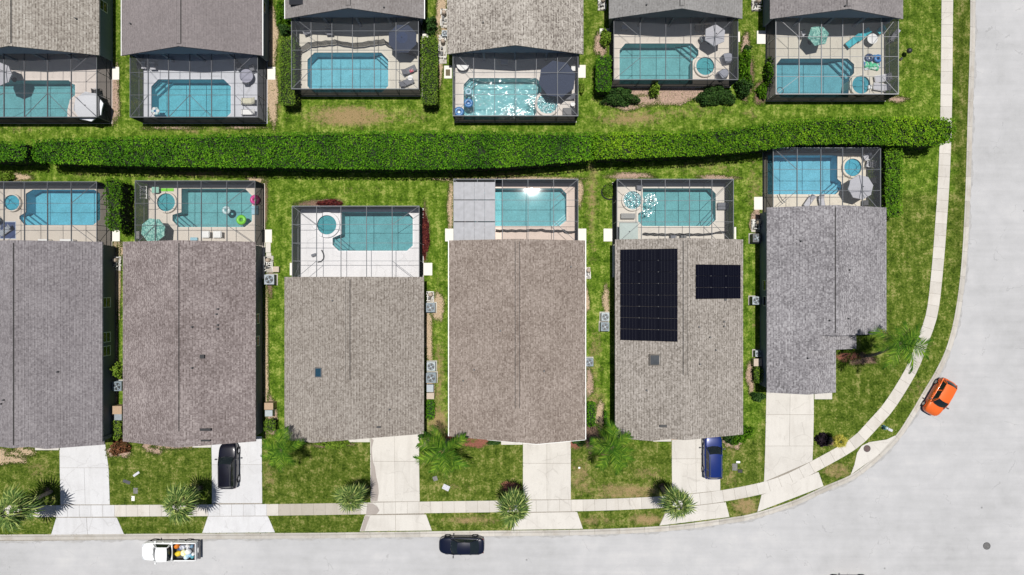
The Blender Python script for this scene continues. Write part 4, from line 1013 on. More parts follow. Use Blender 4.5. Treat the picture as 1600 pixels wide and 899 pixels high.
for key, c in CAGES.items():
    xs, h, m = c['X'], c['h'], c['m']; yf, yh = c['Yf'], c['Yh']; x0, x1 = xs[0], xs[-1]
    t = thing('pool_enclosure', ENC[key], 'screen enclosure', ((x0+x1)/2, (yf+yh)/2, DECKZ), group='screened pool enclosures behind the houses')
    c['t'] = t
    sgn = 1 if yf > yh else -1; H = h+.05; hb = H-.06
    B = .05
    # roof beams, eave rails
    for i, x in enumerate(xs): bar('roof_beam', (x, yf-sgn*.04, H), (x, yh+sgn*.06, H), B, .13, m, t)
    bar('eave_rail', (x0-.03, yf, H+.004), (x1+.03, yf, H+.004), .07, .10, m, t)
    bar('house_rail', (x0, yh+sgn*.02, H-.005), (x1, yh+sgn*.02, H-.005), .06, .09, m, t)
    for y in c['R']:
        for i in range(len(xs)-1): bar('purlin', (xs[i]+.03, y, H+.01), (xs[i+1]-.03, y, H+.01), .035, .05, m, t)
    # corner wind braces in the roof
    rr = sorted([yf, yh]+c['R'], key=lambda v: -sgn*v)
    for (xa, xb) in ((xs[0], xs[1]), (xs[-1], xs[-2])):
        bar('wind_brace', (xa, rr[0], H+.0), (xb, rr[1], H+.0), .04, .05, m, t)
        bar('wind_brace', (xa, rr[-1], H+.0), (xb, rr[-2], H+.0), .04, .05, m, t)
    if key in ('D1', 'D2', 'C3', 'C5', 'C1'):
        k = len(xs)//2
        if key in ('D1', 'D2'):
            bar('wind_brace', (xs[k], rr[1], H), (xs[k-1], rr[0], H), .04, .05, m, t); bar('wind_brace', (xs[k], rr[1], H), (xs[k+1], rr[0], H), .04, .05, m, t)
    # far wall
    for i, x in enumerate(xs):
        bar('post', (x, yf, DECKZ), (x, yf, hb), .055, .055, m, t)
    for i in range(len(xs)-1):
        bar('chair_rail', (xs[i]+.03, yf, .85), (xs[i+1]-.03, yf, .85), .04, .05, m, t)
        panel('wall_screen', [(xs[i], yf+sgn*.03, DECKZ), (xs[i+1], yf+sgn*.03, DECKZ), (xs[i+1], yf+sgn*.03, hb), (xs[i], yf+sgn*.03, hb)], M_screen_side, t)
    bar('base_rail', (x0, yf, DECKZ+.04), (x1, yf, DECKZ+.04), .055, .06, m, t)
    # side walls: posts between rows
    ys = sorted([yf]+c['R']+[yh], key=lambda v: -sgn*v)
    for x, s in ((x0, -1), (x1, 1)):
        for q in range(1, len(ys)): bar('post', (x, ys[q], DECKZ), (x, ys[q], hb), .055, .055, m, t)
        for q in range(len(ys)-1):
            y_a, y_b = ys[q]-sgn*.03, ys[q+1]+sgn*.03
            bar('chair_rail', (x, y_a, .85), (x, y_b, .85), .04, .05, m, t)
            panel('wall_screen', [(x+s*.03, y_a, DECKZ), (x+s*.03, y_b, DECKZ), (x+s*.03, y_b, hb), (x+s*.03, y_a, hb)], M_screen_side, t)
        bar('wall_brace', (x, ys[0], DECKZ+.05), (x, ys[1], hb), .03, .04, m, t)
        if len(ys) > 3: bar('wall_brace', (x, ys[-2], DECKZ+.05), (x, ys[-1], hb), .03, .04, m, t)
        bar('base_rail', (x, yf, DECKZ+.03), (x, yh, DECKZ+.03), .055, .06, m, t)
    # roof screens
    for i in range(len(xs)-1):
        if key == 'C4' and i < 2: continue
        a, b_ = xs[i], xs[i+1]
        if key == 'C4' and i == 2: pass
        panel('roof_screen', [(a, yf, H+.07), (b_, yf, H+.07), (b_, yh, H+.07), (a, yh, H+.07)], M_screen, t)
    if key == 'C4':
        MP = pm('grey_roof_panel', (.23, .235, .255), .55, .1, .12, 2)
        xe = X(773.5, h); yy = [yf-.25, Y(313, h), Y(347, h), yh]
        pw = (xe-x0)/4
        for k in range(3):
            for q in range(4):
                b = MB(); xa = x0+pw*q; b.box(xa+.01, xa+pw-.01, yy[k+1]+.05, yy[k]-.05, H+.075, H+.12)
                b.box(xa+.01, xa+.05, yy[k+1]+.05, yy[k]-.05, H+.1201, H+.15); b.build('roof_panel', MP, t, world=True)
        panel('roof_screen', [(xs[0], yf, H+.07), (xe, yf, H+.07), (xe, yf-.25, H+.07), (xs[0], yf-.25, H+.07)], M_screen, t)
        bar('roof_beam', (xe, yf-.04, H), (xe, yh, H), B, .13, m, t)

# ------------------------------------------------------------------ vegetation
def poly_area(p): return abs(sum(p[k][0]*p[(k+1) % len(p)][1]-p[(k+1) % len(p)][0]*p[k][1] for k in range(len(p))))/2
def hedge(label, top_px, h, mat=None, dens=80, size=.085, name='hedge', cat='hedge', group=None, bump=.16, core=.22, tangle=.6, side_in=.1):
    poly = [P(x, y, h) for x, y in top_px]
    if sum(poly[k][0]*poly[(k+1) % len(poly)][1]-poly[(k+1) % len(poly)][0]*poly[k][1] for k in range(len(poly))) < 0: poly = poly[::-1]
    cx = sum(p[0] for p in poly)/len(poly); cy = sum(p[1] for p in poly)/len(poly)
    t = thing(name, label, cat, (cx, cy, 0), group=group)
    a = np.array(poly); lo, hi = a.min(0), a.max(0); n = int((hi-lo).prod()*dens*1.6)
    xy = lo+(hi-lo)*RNG.random((n, 2)); xy = xy[inpoly_np(xy, poly)]
    ph = RNG.random(6)*6.28
    def bz(x, y): return bump*(np.sin(x*1.7+ph[0])*np.sin(y*2.1+ph[1])*.5+np.sin(x*4.1+ph[2]+y*1.3)*.35+np.sin(y*5.3+x*2.9+ph[3])*.3+np.sin(x*9.7+y*7.1+ph[4])*.25)
    z = h+bz(xy[:, 0], xy[:, 1])-RNG.random(len(xy))**2*.22
    C = [np.column_stack([xy, z])]; Nn = [np.tile([0, 0, 1.0], (len(xy), 1))]
    for k in range(len(poly)):
        p, q = np.array(poly[k]), np.array(poly[(k+1) % len(poly)]); L_ = np.linalg.norm(q-p)
        if L_ < .02: continue
        nn = np.array([(q-p)[1], -(q-p)[0]])/L_; m = int(L_*h*dens*.3)+1
        u = RNG.random(m); zz = RNG.random(m)*h; base = p+(q-p)*u[:, None]
        dep = bump*.8*(np.sin(base[:, 0]*3+base[:, 1]*2.3+zz*2.2+ph[5])*.5+np.sin(zz*5+base[:, 0]*6)*.3)-side_in-.25*RNG.random(m)**2
        pts = base+nn*dep[:, None]; C.append(np.column_stack([pts, zz])); Nn.append(np.tile([nn[0], nn[1], .25], (m, 1)))
    C = np.vstack(C)-np.array([cx, cy, 0]); Nn = np.vstack(Nn)
    o = bpy.data.objects.new('foliage', leaf_quads('foliage', C, Nn, size, mat or M_leaf, tangle)); COL.objects.link(o); o.parent = t
    cpoly = []
    nP = len(poly)
    for k in range(nP):
        p0, p1, p2 = Vector(poly[k-1]), Vector(poly[k]), Vector(poly[(k+1) % nP])
        d1 = (p1-p0).normalized(); d2 = (p2-p1).normalized(); m_ = Vector((-d1.y, d1.x))+Vector((-d2.y, d2.x)); m_ = m_/max(.6, m_.length_squared)*2
        cpoly.append(tuple(p1+m_*core-Vector((cx, cy))))
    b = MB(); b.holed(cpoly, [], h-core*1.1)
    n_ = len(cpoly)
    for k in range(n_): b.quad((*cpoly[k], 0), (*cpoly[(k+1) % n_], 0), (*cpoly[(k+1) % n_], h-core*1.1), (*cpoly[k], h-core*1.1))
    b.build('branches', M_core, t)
    return t
def bush(label, px, py, rx, ry, h, mat=None, n=None, size=.09, name='shrub', cat='shrub', group=None, stems=True):
    # px, py: centre of the plant as seen; radii in px
    x, y = P(px, py, h*.6); rx, ry = rx/15, ry/15
    t = thing(name, label, cat, (x, y, 0), group=group)
    n = n or int(900*rx*ry*2.2+150)
    d = RNG.normal(size=(n, 3)); d /= np.linalg.norm(d, axis=1)[:, None]; d[:, 2] = np.abs(d[:, 2])*1.0
    ph = RNG.random(4)*6.28; az = np.arctan2(d[:, 1], d[:, 0])
    lob = 1+.16*np.sin(3*az+ph[0])+.10*np.sin(5*az+ph[1]+d[:, 2]*4)+.08*np.sin(9*az+ph[2])
    rad = (.55+.45*RNG.random(n)**.5)*lob
    C = np.column_stack([d[:, 0]*rx*rad, d[:, 1]*ry*rad, .12*h+d[:, 2]*h*.88*rad])
    o = bpy.data.objects.new('foliage', leaf_quads('foliage', C, d, size, mat or M_leaf2, .5)); COL.objects.link(o); o.parent = t
    b = MB()
    for k in range(5):
        a = k*1.26+random.random(); b.tube([(0, 0, 0), (math.cos(a)*rx*.3, math.sin(a)*ry*.3, h*.4), (math.cos(a)*rx*.55, math.sin(a)*ry*.55, h*.75)], .03, 5, .012)
    b.build('stem', M_bark, t)
    return t
def top_edge(xs, ys): return list(zip(xs, ys))
NE = [(0,221),(30,221),(60,218),(130,215),(200,213),(300,210.5),(400,208),(520,205.5),(640,203.5),(760,204.5),(850,206.5),(928,207)]
SE = [(928,250),(880,255),(800,261),(720,264),(640,265),(520,264),(400,262),(300,261),(200,259.5),(120,257),(62,255)]
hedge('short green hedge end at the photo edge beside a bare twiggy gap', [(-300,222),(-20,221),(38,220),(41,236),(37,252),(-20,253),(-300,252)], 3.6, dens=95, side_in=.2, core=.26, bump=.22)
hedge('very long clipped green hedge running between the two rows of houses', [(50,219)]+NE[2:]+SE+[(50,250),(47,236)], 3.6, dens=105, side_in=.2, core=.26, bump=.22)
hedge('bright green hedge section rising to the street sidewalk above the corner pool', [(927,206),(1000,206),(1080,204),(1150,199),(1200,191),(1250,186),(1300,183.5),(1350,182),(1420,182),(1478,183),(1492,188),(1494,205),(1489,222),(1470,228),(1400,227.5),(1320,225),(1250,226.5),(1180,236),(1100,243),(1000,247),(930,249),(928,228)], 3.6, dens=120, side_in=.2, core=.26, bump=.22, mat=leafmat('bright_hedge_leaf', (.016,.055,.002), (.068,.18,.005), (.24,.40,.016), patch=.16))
bush('bare grey twiggy gap plant between two lengths of the long hedge', 44, 238, 8, 14, 2.2, M_dead, n=120, size=.05)
bush('sparse brownish shrub filling the joint of the long hedge above two lawns', 931, 228, 9, 22, 2.3, leafmat('sparse_leaf', (.06,.06,.02), (.14,.15,.05), (.24,.22,.10)), n=500, size=.06)
def boxh(label, x0, y0, x1, y1, h, mat=None, **k):
    r = min(4, (x1-x0)/4, (y1-y0)/4)
    return hedge(label, [(x0+r, y0), (x1-r, y0), (x1, y0+r), (x1, y1-r), (x1-r, y1), (x0+r, y1), (x0, y1-r), (x0, y0+r)], h, mat, dens=130, size=.07, bump=.1, core=.16, **k)
M_clip = leafmat('clipped_leaf', (.035,.075,.008), (.09,.17,.015), (.20,.28,.035))
boxh('clipped box hedge between the bright flower float pool and the navy umbrella enclosure', 435, 57, 461, 165, 2.2, M_clip)
boxh('clipped box hedge between the navy umbrella enclosure and the sparkling pool', 657, 55, 684, 164, 2.2, M_clip)
boxh('tall clipped hedge beside the teal pool with covered grey chairs', 931, 86, 956, 143, 2.4)
bush('dark low shrub mass at the corner of the teal pool enclosure', 970, 151, 28, 14, 1.3, M_leafdk)
bush('slim light green shrub growing up the screen of the teal pool', 1024, 138, 7, 12, 1.8, M_leafyl)
bush('dark spreading shrub below the small round spa corner of an enclosure', 1120, 149, 30, 15, 1.3, M_leafdk)
bush('loose green shrub along the side wall of the covered chairs enclosure', 1165, 110, 11, 34, 1.8, M_leaf2)
bush('dark green shrub at the lower side corner of the covered chairs enclosure', 1165, 135, 12, 14, 1.9, M_leafdk)
bush('small dark round shrub on pinkish mulch near a white landing pad', 1169, 76, 6, 6, .8, M_leafdk)
bush('leafy bright shrub beside the white pad of the covered chairs enclosure', 947, 58, 9, 13, 1.2, M_leafyl)
bush('narrow climbing plant on the screen wall of the turquoise lounger pool', 1203, 112, 4, 24, 1.9, M_leaf2)
bush('low green shrub at the lower corner of the turquoise lounger enclosure', 1192, 141, 8, 12, 1.0, M_leaf2)
bush('grey-green shrub by the plum roofed houses, between white pad and dirt', 671, 38, 11, 14, 1.6, M_leafdk)
bush('dark shrub under the eave beside the first clipped hedge', 443, 46, 8, 10, 1.5, M_leafdk)
bush('low shrub at the top frame edge between the plum and warm grey roofs', 441, 22, 12, 22, 1.4, M_leaf2)
hedge('tall dense dark shrub row beside the bright blue pool with the blue rug', [(160,282),(172,277),(186,281),(190,295),(187,320),(190,345),(186,361),(172,362),(162,350),(166,330),(161,305)], 2.6, M_leaf2, dens=95, bump=.3)
bush('small shrub at the photo edge above the blue rug pool', 6, 277, 12, 8, 1.0, M_leafyl)
hedge('green hedge block between the lilac umbrella enclosure and the open side lawn', [(1385,226),(1408,226),(1412,235),(1412,282),(1411,332),(1406,339),(1388,341),(1384,332),(1384,280),(1383,240)], 2.1, leafmat('side_hedge_leaf', (.025,.075,.004), (.08,.19,.008), (.18,.32,.02)), dens=120, bump=.14)
# low strips and foundation planting
bush('broad leaved green plant beside the slate roofed house wall', 183, 578, 10, 12, 1.4, M_leafyl)
boxh('small lime hedge behind the tan utility box, at the slate roofed house', 174, 657, 188, 688, 1.0, M_leafyl)
bush('spiky red and green foliage plant beside the first driveway', 184, 700, 15, 12, 1.1, M_leafred)
boxh('small clipped bright hedge near the black suv driveway', 412, 655, 430, 676, 1.2, M_clip)
boxh('narrow clipped hedge beside the taupe roofed house below its condensers', 665, 625, 679, 657, 1.0, M_leaf)
bush('small round dark shrub at the corner of the white driveway', 662, 680, 9, 6, .8, M_leafdk)
bush('row of striped leafy plants in front of the taupe roofed house', 521, 696, 24, 6, .9, M_leafyl)
boxh('narrow green hedge along the rosy brown roofed house side', 917, 628, 932, 668, 1.0, M_leaf)
boxh('thin tall hedge strip in shade beside the solar roofed house', 944, 643, 951, 668, 1.1, M_leaf)
bush('dark shrub with a pale rock on red mulch by the rosy brown house', 905, 690, 10, 8, .8, M_leafdk)
bush('dark low planting under the front eave of the rosy brown house', 771, 692, 10, 4, .6, M_leafdk)
bush('rounded green shrub at the front corner near the blue suv', 1156, 678, 19, 18, 1.5, M_leaf2)
bush('dark shrub tucked between the blue suv and the house corner', 1140, 683, 10, 10, 1.1, M_leafdk)
boxh('small clipped hedge in shade beside the corner house garage', 1179, 573, 193+1000, 599, 1.1, M_clip)
bush('dark loose shrub next to the corner house driveway', 1186, 621, 11, 7, .9, M_leafdk)
bush('pale yellowish low plants by the entry of the corner house', 1322, 547, 14, 5, .6, M_leafyl)
bush('red leaved row of low plants along the taupe roof pool screen', 664, 368, 6, 34, .6, M_crot)
bush('dark red mounded plants above the white deck enclosure', 515, 317, 20, 5, .6, M_crot)
bush('small clump of green in the curled edging ring beside the teal pool', 951, 297, 9, 10, .5, M_clip)
bush('leafy weed clump beside the sparkling pool screen', 909, 137, 4, 9, .9, M_leafyl)
# dark curled edging
def curve_thing(name, label, cat, pts_px, r, z, mat):
    pts = [Vector(P(*p)) for p in pts_px]; c = sum(pts, Vector((0, 0)))/len(pts); sm = catmull(pts, 0)
    t = MB(); t.tube([(p.x-c.x, p.y-c.y, z) for p in sm[::2]], r, 6); o = t.build(name, mat); o.location = (c.x, c.y, 0); tag(o, label, cat); return o
curve_thing('garden_edging', 'dark curved garden edging beside the teal pool with the square canopy', 'edging', [(958,287),(946,290),(940,298),(942,307),(950,312),(957,311)], .07, .06, M_black)

# --- palms
def frond_mesh(kind, seed):
    rs = random.Random(seed); b = MB()
    L_ = 2.3; n = 15 if kind else 24
    # rachis arcs out along +x and droops
    def pt(s): return Vector((L_*math.sin(s*1.35)*.86, 0, .55*math.sin(s*2.2)-1.15*s*s*s))
    rach = [pt(k/8) for k in range(9)]; b.tube(rach, .028, 4, .008)
    m = 32
    for k in range(3, m+1):
        s = k/m; c = pt(s); ln = .72*math.sin(math.pi*min(1, s*.82+.16))**.6*rs.uniform(.85, 1.1)
        for sg in (-1, 1):
            a = R(62-34*s)+rs.uniform(-.12, .12); dz = -.32-rs.random()*.35
            tip = c+Vector((math.cos(a)*ln, sg*math.sin(a)*ln, dz*ln)); mid = c.lerp(tip, .5)+Vector((0, 0, .06))
            w = Vector((.038, 0, 0)); i = len(b.v)
            b.v += [tuple(c-w*.5), tuple(c+w*.5), tuple(mid+w*.9), tuple(mid-w*.9), tuple(tip)]
            b.f += [(i, i+1, i+2, i+3), (i+3, i+2, i+4)]; b.mi += [0, 0]
    return b.build('frond', M_frond, mesh_only=True)
def fan_mesh(seed, mat, petiole=.8, r=.95):
    rs = random.Random(seed); b = MB(); pe = [Vector((petiole*s, 0, .12*math.sin(s*2.4)-.12*s*s)) for s in (0, .33, .66, 1)]
    b.tube(pe, .022, 4, .014); c = pe[-1]; n = 15
    for k in range(n):
        a = R(-115+230*k/(n-1)); ln = r*(.70+.30*math.cos(a*.8))*rs.uniform(.85, 1.1); dr = -.30-.25*rs.random()
        tip = c+Vector((math.cos(a)*ln, math.sin(a)*ln, dr*ln)); mid = c+Vector((math.cos(a)*ln*.55, math.sin(a)*ln*.55, .03))
        w = Vector((-math.sin(a), math.cos(a), 0))*.055; i = len(b.v)
        b.v += [tuple(c), tuple(mid-w), tuple(tip), tuple(mid+w)]; b.f += [(i, i+1, i+2, i+3)]; b.mi += [0]
    return b.build('leaf_fan', mat, mesh_only=True)
FR = [frond_mesh(0, s) for s in range(3)]
FRd = [m.copy() for m in FR]
for m in FRd: m.name = 'dead_frond'; m.materials.clear(); m.materials.append(M_dead)
FN = [fan_mesh(s, M_fan) for s in range(3)]; FY = [fan_mesh(9, M_fanyl, .35, .5)]
FNd = fan_mesh(5, M_dead, .6, .5); FNd.name = 'dead_leaf'
def trunk(t, top, r0, r1, h):
    b = MB(); n = 9; pts = [Vector((top[0]*s**1.4, top[1]*s**1.4, h*s)) for s in [k/n for k in range(n+1)]]
    b.tube(pts, r0, 9, r1)
    for k in range(1, n): b.lathe(pts[k].x, pts[k].y, [(r0+(r1-r0)*k/n+.004, pts[k].z-.05), (r0+(r1-r0)*k/n+.028, pts[k].z), (r0+(r1-r0)*k/n+.004, pts[k].z+.05)], 9)
    b.build('trunk', M_bark, t)
def palm(label, px, py, h, sc, n, kind='feather', base=None, dead=3, mesh=None, name='palm_tree', seed=1):
    rs = random.Random(seed); cx, cy = P(px, py, h+.25)
    bx, by = P(*base) if base else (cx, cy)
    t = thing(name, label, 'palm tree', (bx, by, 0))
    top = (cx-bx, cy-by); trunk(t, top, .16 if kind == 'feather' else .2, .11 if kind == 'feather' else .15, h)
    b = MB(); b.lathe(top[0], top[1], [(.11, h-.1), (.17, h+.1), (.12, h+.5), (.02, h+.8)], 8); b.build('crown_shaft', pm('crown_shaft_green', (.12,.16,.05), .6), t)
    for k in range(n):
        az = k*2.39996+rs.uniform(-.2, .2); f = k/n
        if kind == 'feather': tilt = R(-46+f*74)+rs.uniform(-.2, .2); me = FR[k % 3]; z = h+.35
        else: tilt = R(-62+f*112)+rs.uniform(-.15, .15); me = (mesh or FN)[k % len(mesh or FN)]; z = h+.1+.2*(1-f)
        s = sc*rs.uniform(.72, 1.15)
        inst(me.name, me, t, (top[0], top[1], z), (rs.uniform(-.3, .3), tilt, az), (s, s, s))
    for k in range(dead):
        me = FRd[k % 3] if kind == 'feather' else FNd
        inst(me.name, me, t, (top[0], top[1], h+.0), (rs.uniform(-.4, .4), R(38)+rs.random()*.3, rs.random()*6.28), (sc*.8,)*3)
    return t
palm('bushy bright feather palm in front of the black suv driveway grass', 441, 703, 5.0, 1.02, 13, seed=2, base=(447, 690))
palm('large drooping feather palm beside the taupe house driveway', 694, 704, 5.6, 1.3, 11, seed=4, base=(700, 686))
palm('large dark feather palm between the rosy brown and solar roofed houses', 957, 698, 5.4, 1.35, 12, seed=8, base=(943, 684))
palm('leaning wispy feather palm over the curved sidewalk at the corner house', 1404, 536, 7.0, 1.2, 14, seed=5, base=(1352, 556), dead=4)
palm('blue-green fan palm cut by the photo edge beside the first driveway', 21, 797, 4.8, 1.38, 26, 'fan', base=(80, 768), seed=11)
palm('blue-green fan palm on the verge between the white pickup and its driveway', 281, 788, 4.8, 1.25, 26, 'fan', base=(312, 762), seed=12)
palm('fan palm at the brown edged driveway of the taupe roofed house', 549, 777, 3.9, 1.02, 24, 'fan', base=(570, 763), seed=13)
palm('fan palm rising from a round red mulch ring beside the sidewalk', 802, 794, 5.6, 1.08, 26, 'fan', base=(798, 763), seed=14, dead=1)
palm('fan palm beside the blue suv driveway and dry grass verge', 1059, 787, 4.9, 1.04, 26, 'fan', base=(1034, 762), seed=15, dead=1)
palm('small yellow fan palm on the corner lawn beside the last driveway', 1312, 690, 2.1, .9, 26, 'fan', base=(1296, 686), seed=16, dead=0, mesh=FY)
bush('dark leaf clump standing in for the shadow of the small yellow palm', 1287, 688, 9, 10, .9, leafmat('palm_shadow_leaf', (.006,.004,.006), (.015,.01,.016), (.05,.03,.04)), size=.12)  # added clump: near-black leaves put the yellow palm's shadow into colour

# ------------------------------------------------------------------ vehicles
def carpaint(name, col, metal=.1): return pm(name, col, .3, metal, .03, 3, coat=.6, spec=.4)
M_lens = pm('headlamp_lens', (.6, .62, .64), .08, .2, .05, coat=1); M_red = pm('tail_lamp_red', (.10, .004, .004), .12, 0, .1, coat=1)
def loft(b, rings, close=False):
    i = len(b.v); m = len(rings[0])
    for r in rings: b.v += [tuple(p) for p in r]
    for q in range(len(rings)-1):
        for k in range(m-1): b.f.append((i+q*m+k, i+q*m+k+1, i+(q+1)*m+k+1, i+(q+1)*m+k)); b.mi.append(b.cur)
def car(name, label, cat, px, py, ang, paint, L_=4.7, W=1.84, sta=None, green=None, H=1.45, wb=None, wr=.33, roofc=None, rails=False, sunroof=False, panes=2, bed=None, wiper=True):
    t = thing(name, label, cat, (X(px), Y(py), -.11 if py > 780 or px > 1420 else .034), R(ang))
    hw = W/2
    # body shell: stations front(+x) to rear; each (x, half width factor, z belt, z centre)
    b = MB(); rings = []
    for (x, wf, zb, zt, zl) in sta:
        w_ = hw*wf; half = [(w_*.86, zl), (w_*.97, zl+.06), (w_*1.0, (zl+zb)*.5), (w_*.985, zb-.10), (w_*.93, zb-.01), (w_*.78, zb+(zt-zb)*.55), (w_*.42, zt-.006), (0, zt)]
        ring = [(x, y, z) for y, z in half]+[(x, -y, z) for y, z in half[-2::-1]]; rings.append(ring)
    loft(b, rings)
    m = len(rings[0]); n = len(rings)
    for q in (0, n-1):
        f = [q*m+k for k in range(m)]; b.f.append(tuple(f if q else f[::-1])); b.mi.append(0)
    body = b.build('body', paint, t, smooth=True, subsurf=1)
    b = MB(); b.box(-L_/2+.25, L_/2-.25, -hw*.8, hw*.8, .2, .42); b.build('underbody', M_black, t)
    wx = wb/2
    for sx in (wx+.08, -wx+.0):
        for sg in (-1, 1):
            yc = sg*(hw-.10)
            b = MB(); ring = [(wr*.62, -.1), (wr*.93, -.1), (wr, -.06), (wr, .06), (wr*.93, .1), (wr*.62, .1)]
            i = 0; nn = 22
            for (r_, yy) in ring: b.v += [(r_*math.cos(2*math.pi*k/nn), yy, r_*math.sin(2*math.pi*k/nn)) for k in range(nn)]
            for q in range(len(ring)-1):
                for k in range(nn): j = (k+1) % nn; b.f.append((q*nn+k, q*nn+j, (q+1)*nn+j, (q+1)*nn+k)); b.mi.append(0)
            wh = b.build('wheel', M_rubber, t, smooth=True); wh.location = (sx, yc, wr)
            b = MB()
            for k in range(nn): b.v.append((wr*.62*math.cos(2*math.pi*k/nn), sg*.07, wr*.62*math.sin(2*math.pi*k/nn)))
            b.f.append(tuple(range(nn))); b.mi.append(0)
            for k in range(5):
                a = 2*math.pi*k/5; c_, s_ = math.cos(a), math.sin(a); p = [(-.03, .05), (.03, .05), (.045, wr*.6), (-.045, wr*.6)]
                b.quad(*[(u*c_-v*s_, sg*.09, u*s_+v*c_) for u, v in p])
            b.build('rim', M_chrome, wh)
            b = MB(); r0, r1 = wr*1.02, wr*1.17; 
            for k in range(13):
                a = math.pi*k/12; b.v += [(sx+r0*math.cos(a), sg*(hw*.9), wr+r0*math.sin(a)), (sx+r1*math.cos(a), sg*(hw*1.004), wr+r1*math.sin(a)*.98)]
            for k in range(12): b.f.append((2*k, 2*k+1, 2*k+3, 2*k+2)); b.mi.append(0)
            b.build('wheel_arch', M_black if bed is None and rails is None else paint, t)
    # greenhouse
    g = green; x0, x1, x2, x3 = g['x']; zb, zr = g['zb'], g['zr']; wbm, wt = g['wb']*hw, g['wt']*hw
    def bow(y, w_): return -.16*(y/w_)**2
    N_ = 7
    def row(x, z, w_, k, cr, sgn_): 
        y = -w_+2*w_*k/(N_-1); return (x+sgn_*bow(y, w_), y, z+cr*(1-(y/w_)**2))
    def sheet(nm, a, c, mat, off=0, seg=3):
        b = MB(); rr = []
        for q in range(seg+1):
            s = q/seg; rr.append([tuple(Vector(row(a[0], a[1], a[2], k, a[3], a[4])).lerp(Vector(row(c[0], c[1], c[2], k, c[3], c[4])), s)+Vector((0, 0, off+.05*math.sin(s*math.pi)*(1 if seg > 1 else 0)))) for k in range(N_)])
        loft(b, rr); return b.build(nm, mat, t, smooth=True)
    ws_ = sheet('windshield', (x0, zb, wbm*.97, .03, 1), (x1, zr-.03, wt*.97, .05, .6), M_glass)
    rf = sheet('roof', (x1, zr, wt, .05, .6), (x2, zr-.02, wt*.97, .05, -.4), roofc or paint, 0, 6)
    rw = sheet('rear_window', (x2, zr-.05, wt*.95, .05, -.4), (x3, zb+.02, wbm*.93, .03, -.8), M_glass)
    for sg in (-1, 1):
        b = MB(); lo = [x0-.14, x1-.35, (x1+x2)/2, x2+.05, x3+.1]; hi = [x1-.1, x1-.3, (x1+x2)/2, x2+.02, x2-.0]
        pts_lo = [(x0-.12, sg*wbm*1.0, zb-.03), (x3+.15, sg*wbm*.97, zb)]; pts_hi = [(x1-.08, sg*wt*.985, zr-.05), (x2-.02, sg*wt*.96, zr-.07)]
        edges = [0, .04, .48, .54, .94, 1] if panes == 2 else ([0, .03, .36, .40, .70, .74, .97, 1] if panes == 3 else [0, .06, .94, 1])
        for e0, e1 in zip(edges, edges[1:]):
            q = [Vector(pts_lo[0]).lerp(Vector(pts_lo[1]), e0), Vector(pts_lo[0]).lerp(Vector(pts_lo[1]), e1), Vector(pts_hi[0]).lerp(Vector(pts_hi[1]), e1), Vector(pts_hi[0]).lerp(Vector(pts_hi[1]), e0)]
            b = MB(); b.quad(*(q if sg < 0 else q[::-1])); gl = (edges.index(e0) % 2 == 1)
            b.build('side_window' if gl else 'pillar', M_glass if gl else paint, t)
        # shoulder strip closing body to glass, roof edge strip
        b = MB(); b.quad((x0+.1, sg*wbm*.8, zb-.06), (x0-.1, sg*hw*.96, zb-.08), (x3+.0, sg*hw*.94, zb-.06), (x3, sg*wbm*.8, zb-.03)); b.build('door_sill', paint, t)
        b = MB(); b.tube([(x0-.0, sg*wbm*.98, zb), (x1+.0, sg*wt*.985, zr-.02), (x2, sg*wt*.955, zr-.04), (x3+.0, sg*wbm*.93, zb+.02)], .035, 6); b.build('roof_pillar', paint, t, smooth=True)
        if rails: b = MB(); b.tube([(x1-.2, sg*wt*.86, zr+.01), (x1-.35, sg*wt*.86, zr+.09), (x2+.25, sg*wt*.84, zr+.08), (x2+.1, sg*wt*.84, zr)], .022, 6); b.build('roof_rail', M_chrome if rails == 'silver' else M_dkgrey, t)
        mx = x0-.28; b = MB(); b.tube([(mx, sg*hw*.93, zb-.02), (mx, sg*(hw+.12), zb+.03)], .03, 5); b.box(mx-.06, mx+.06, sg*(hw+.04), sg*(hw+.24), zb-.04, zb+.12); b.build('side_mirror', M_dkgrey if name != 'pickup_truck' else paint, t, bevel=.02)
        fs = sta[2]; b = MB(); zz = fs[2]-.10
        q = [(L_/2-.13, sg*hw*.48), (L_/2-.22, sg*hw*.76), (L_/2-.50, sg*hw*.92), (L_/2-.34, sg*hw*.56)]; b.prism(q if sg > 0 else q[::-1], zz-.02, zz+.085); b.build('headlight', M_lens, t, bevel=.01)
        rz = sta[-2][2]; b = MB(); b.box(-L_/2+.08, -L_/2+.22, sg*hw*.55, sg*hw*.82, rz-.30, rz-.08); b.build('tail_light', M_red, t, bevel=.01)
        for dx in ((x1+x0)/2-.75, (x1+x2)/2-.75):
            b = MB(); b.box(dx, dx+.18, sg*(hw*.985), sg*(hw+.02), zb-.2, zb-.165); b.build('door_handle', paint, t)
    # seam lines of the bonnet and boot, plate and wipers
    b = MB(); z = sta[2][3]
    b.box(-L_/2+.03, -L_/2+.08, -.24, .24, .5, .62); b.build('licence_plate', M_white, t)
    if wiper:
        b = MB()
        for y_ in (-.45, .12): b.tube([(x0-.02+.05, y_, zb+.05), (x0-.12, y_+.42, zb+.11)], .009, 4)
        b.build('wiper', M_black, t)
    if sunroof:
        b = MB(); b.box(x1-.85, x1-.25, -wt*.55, wt*.55, zr+.045, zr+.058); b.build('sunroof', M_glass, t)
        b = MB(); b.box(x1-1.75, x1-.95, -wt*.55, wt*.55, zr+.045, zr+.058); b.build('sunroof', M_glass, t)
    return t
M_x = None
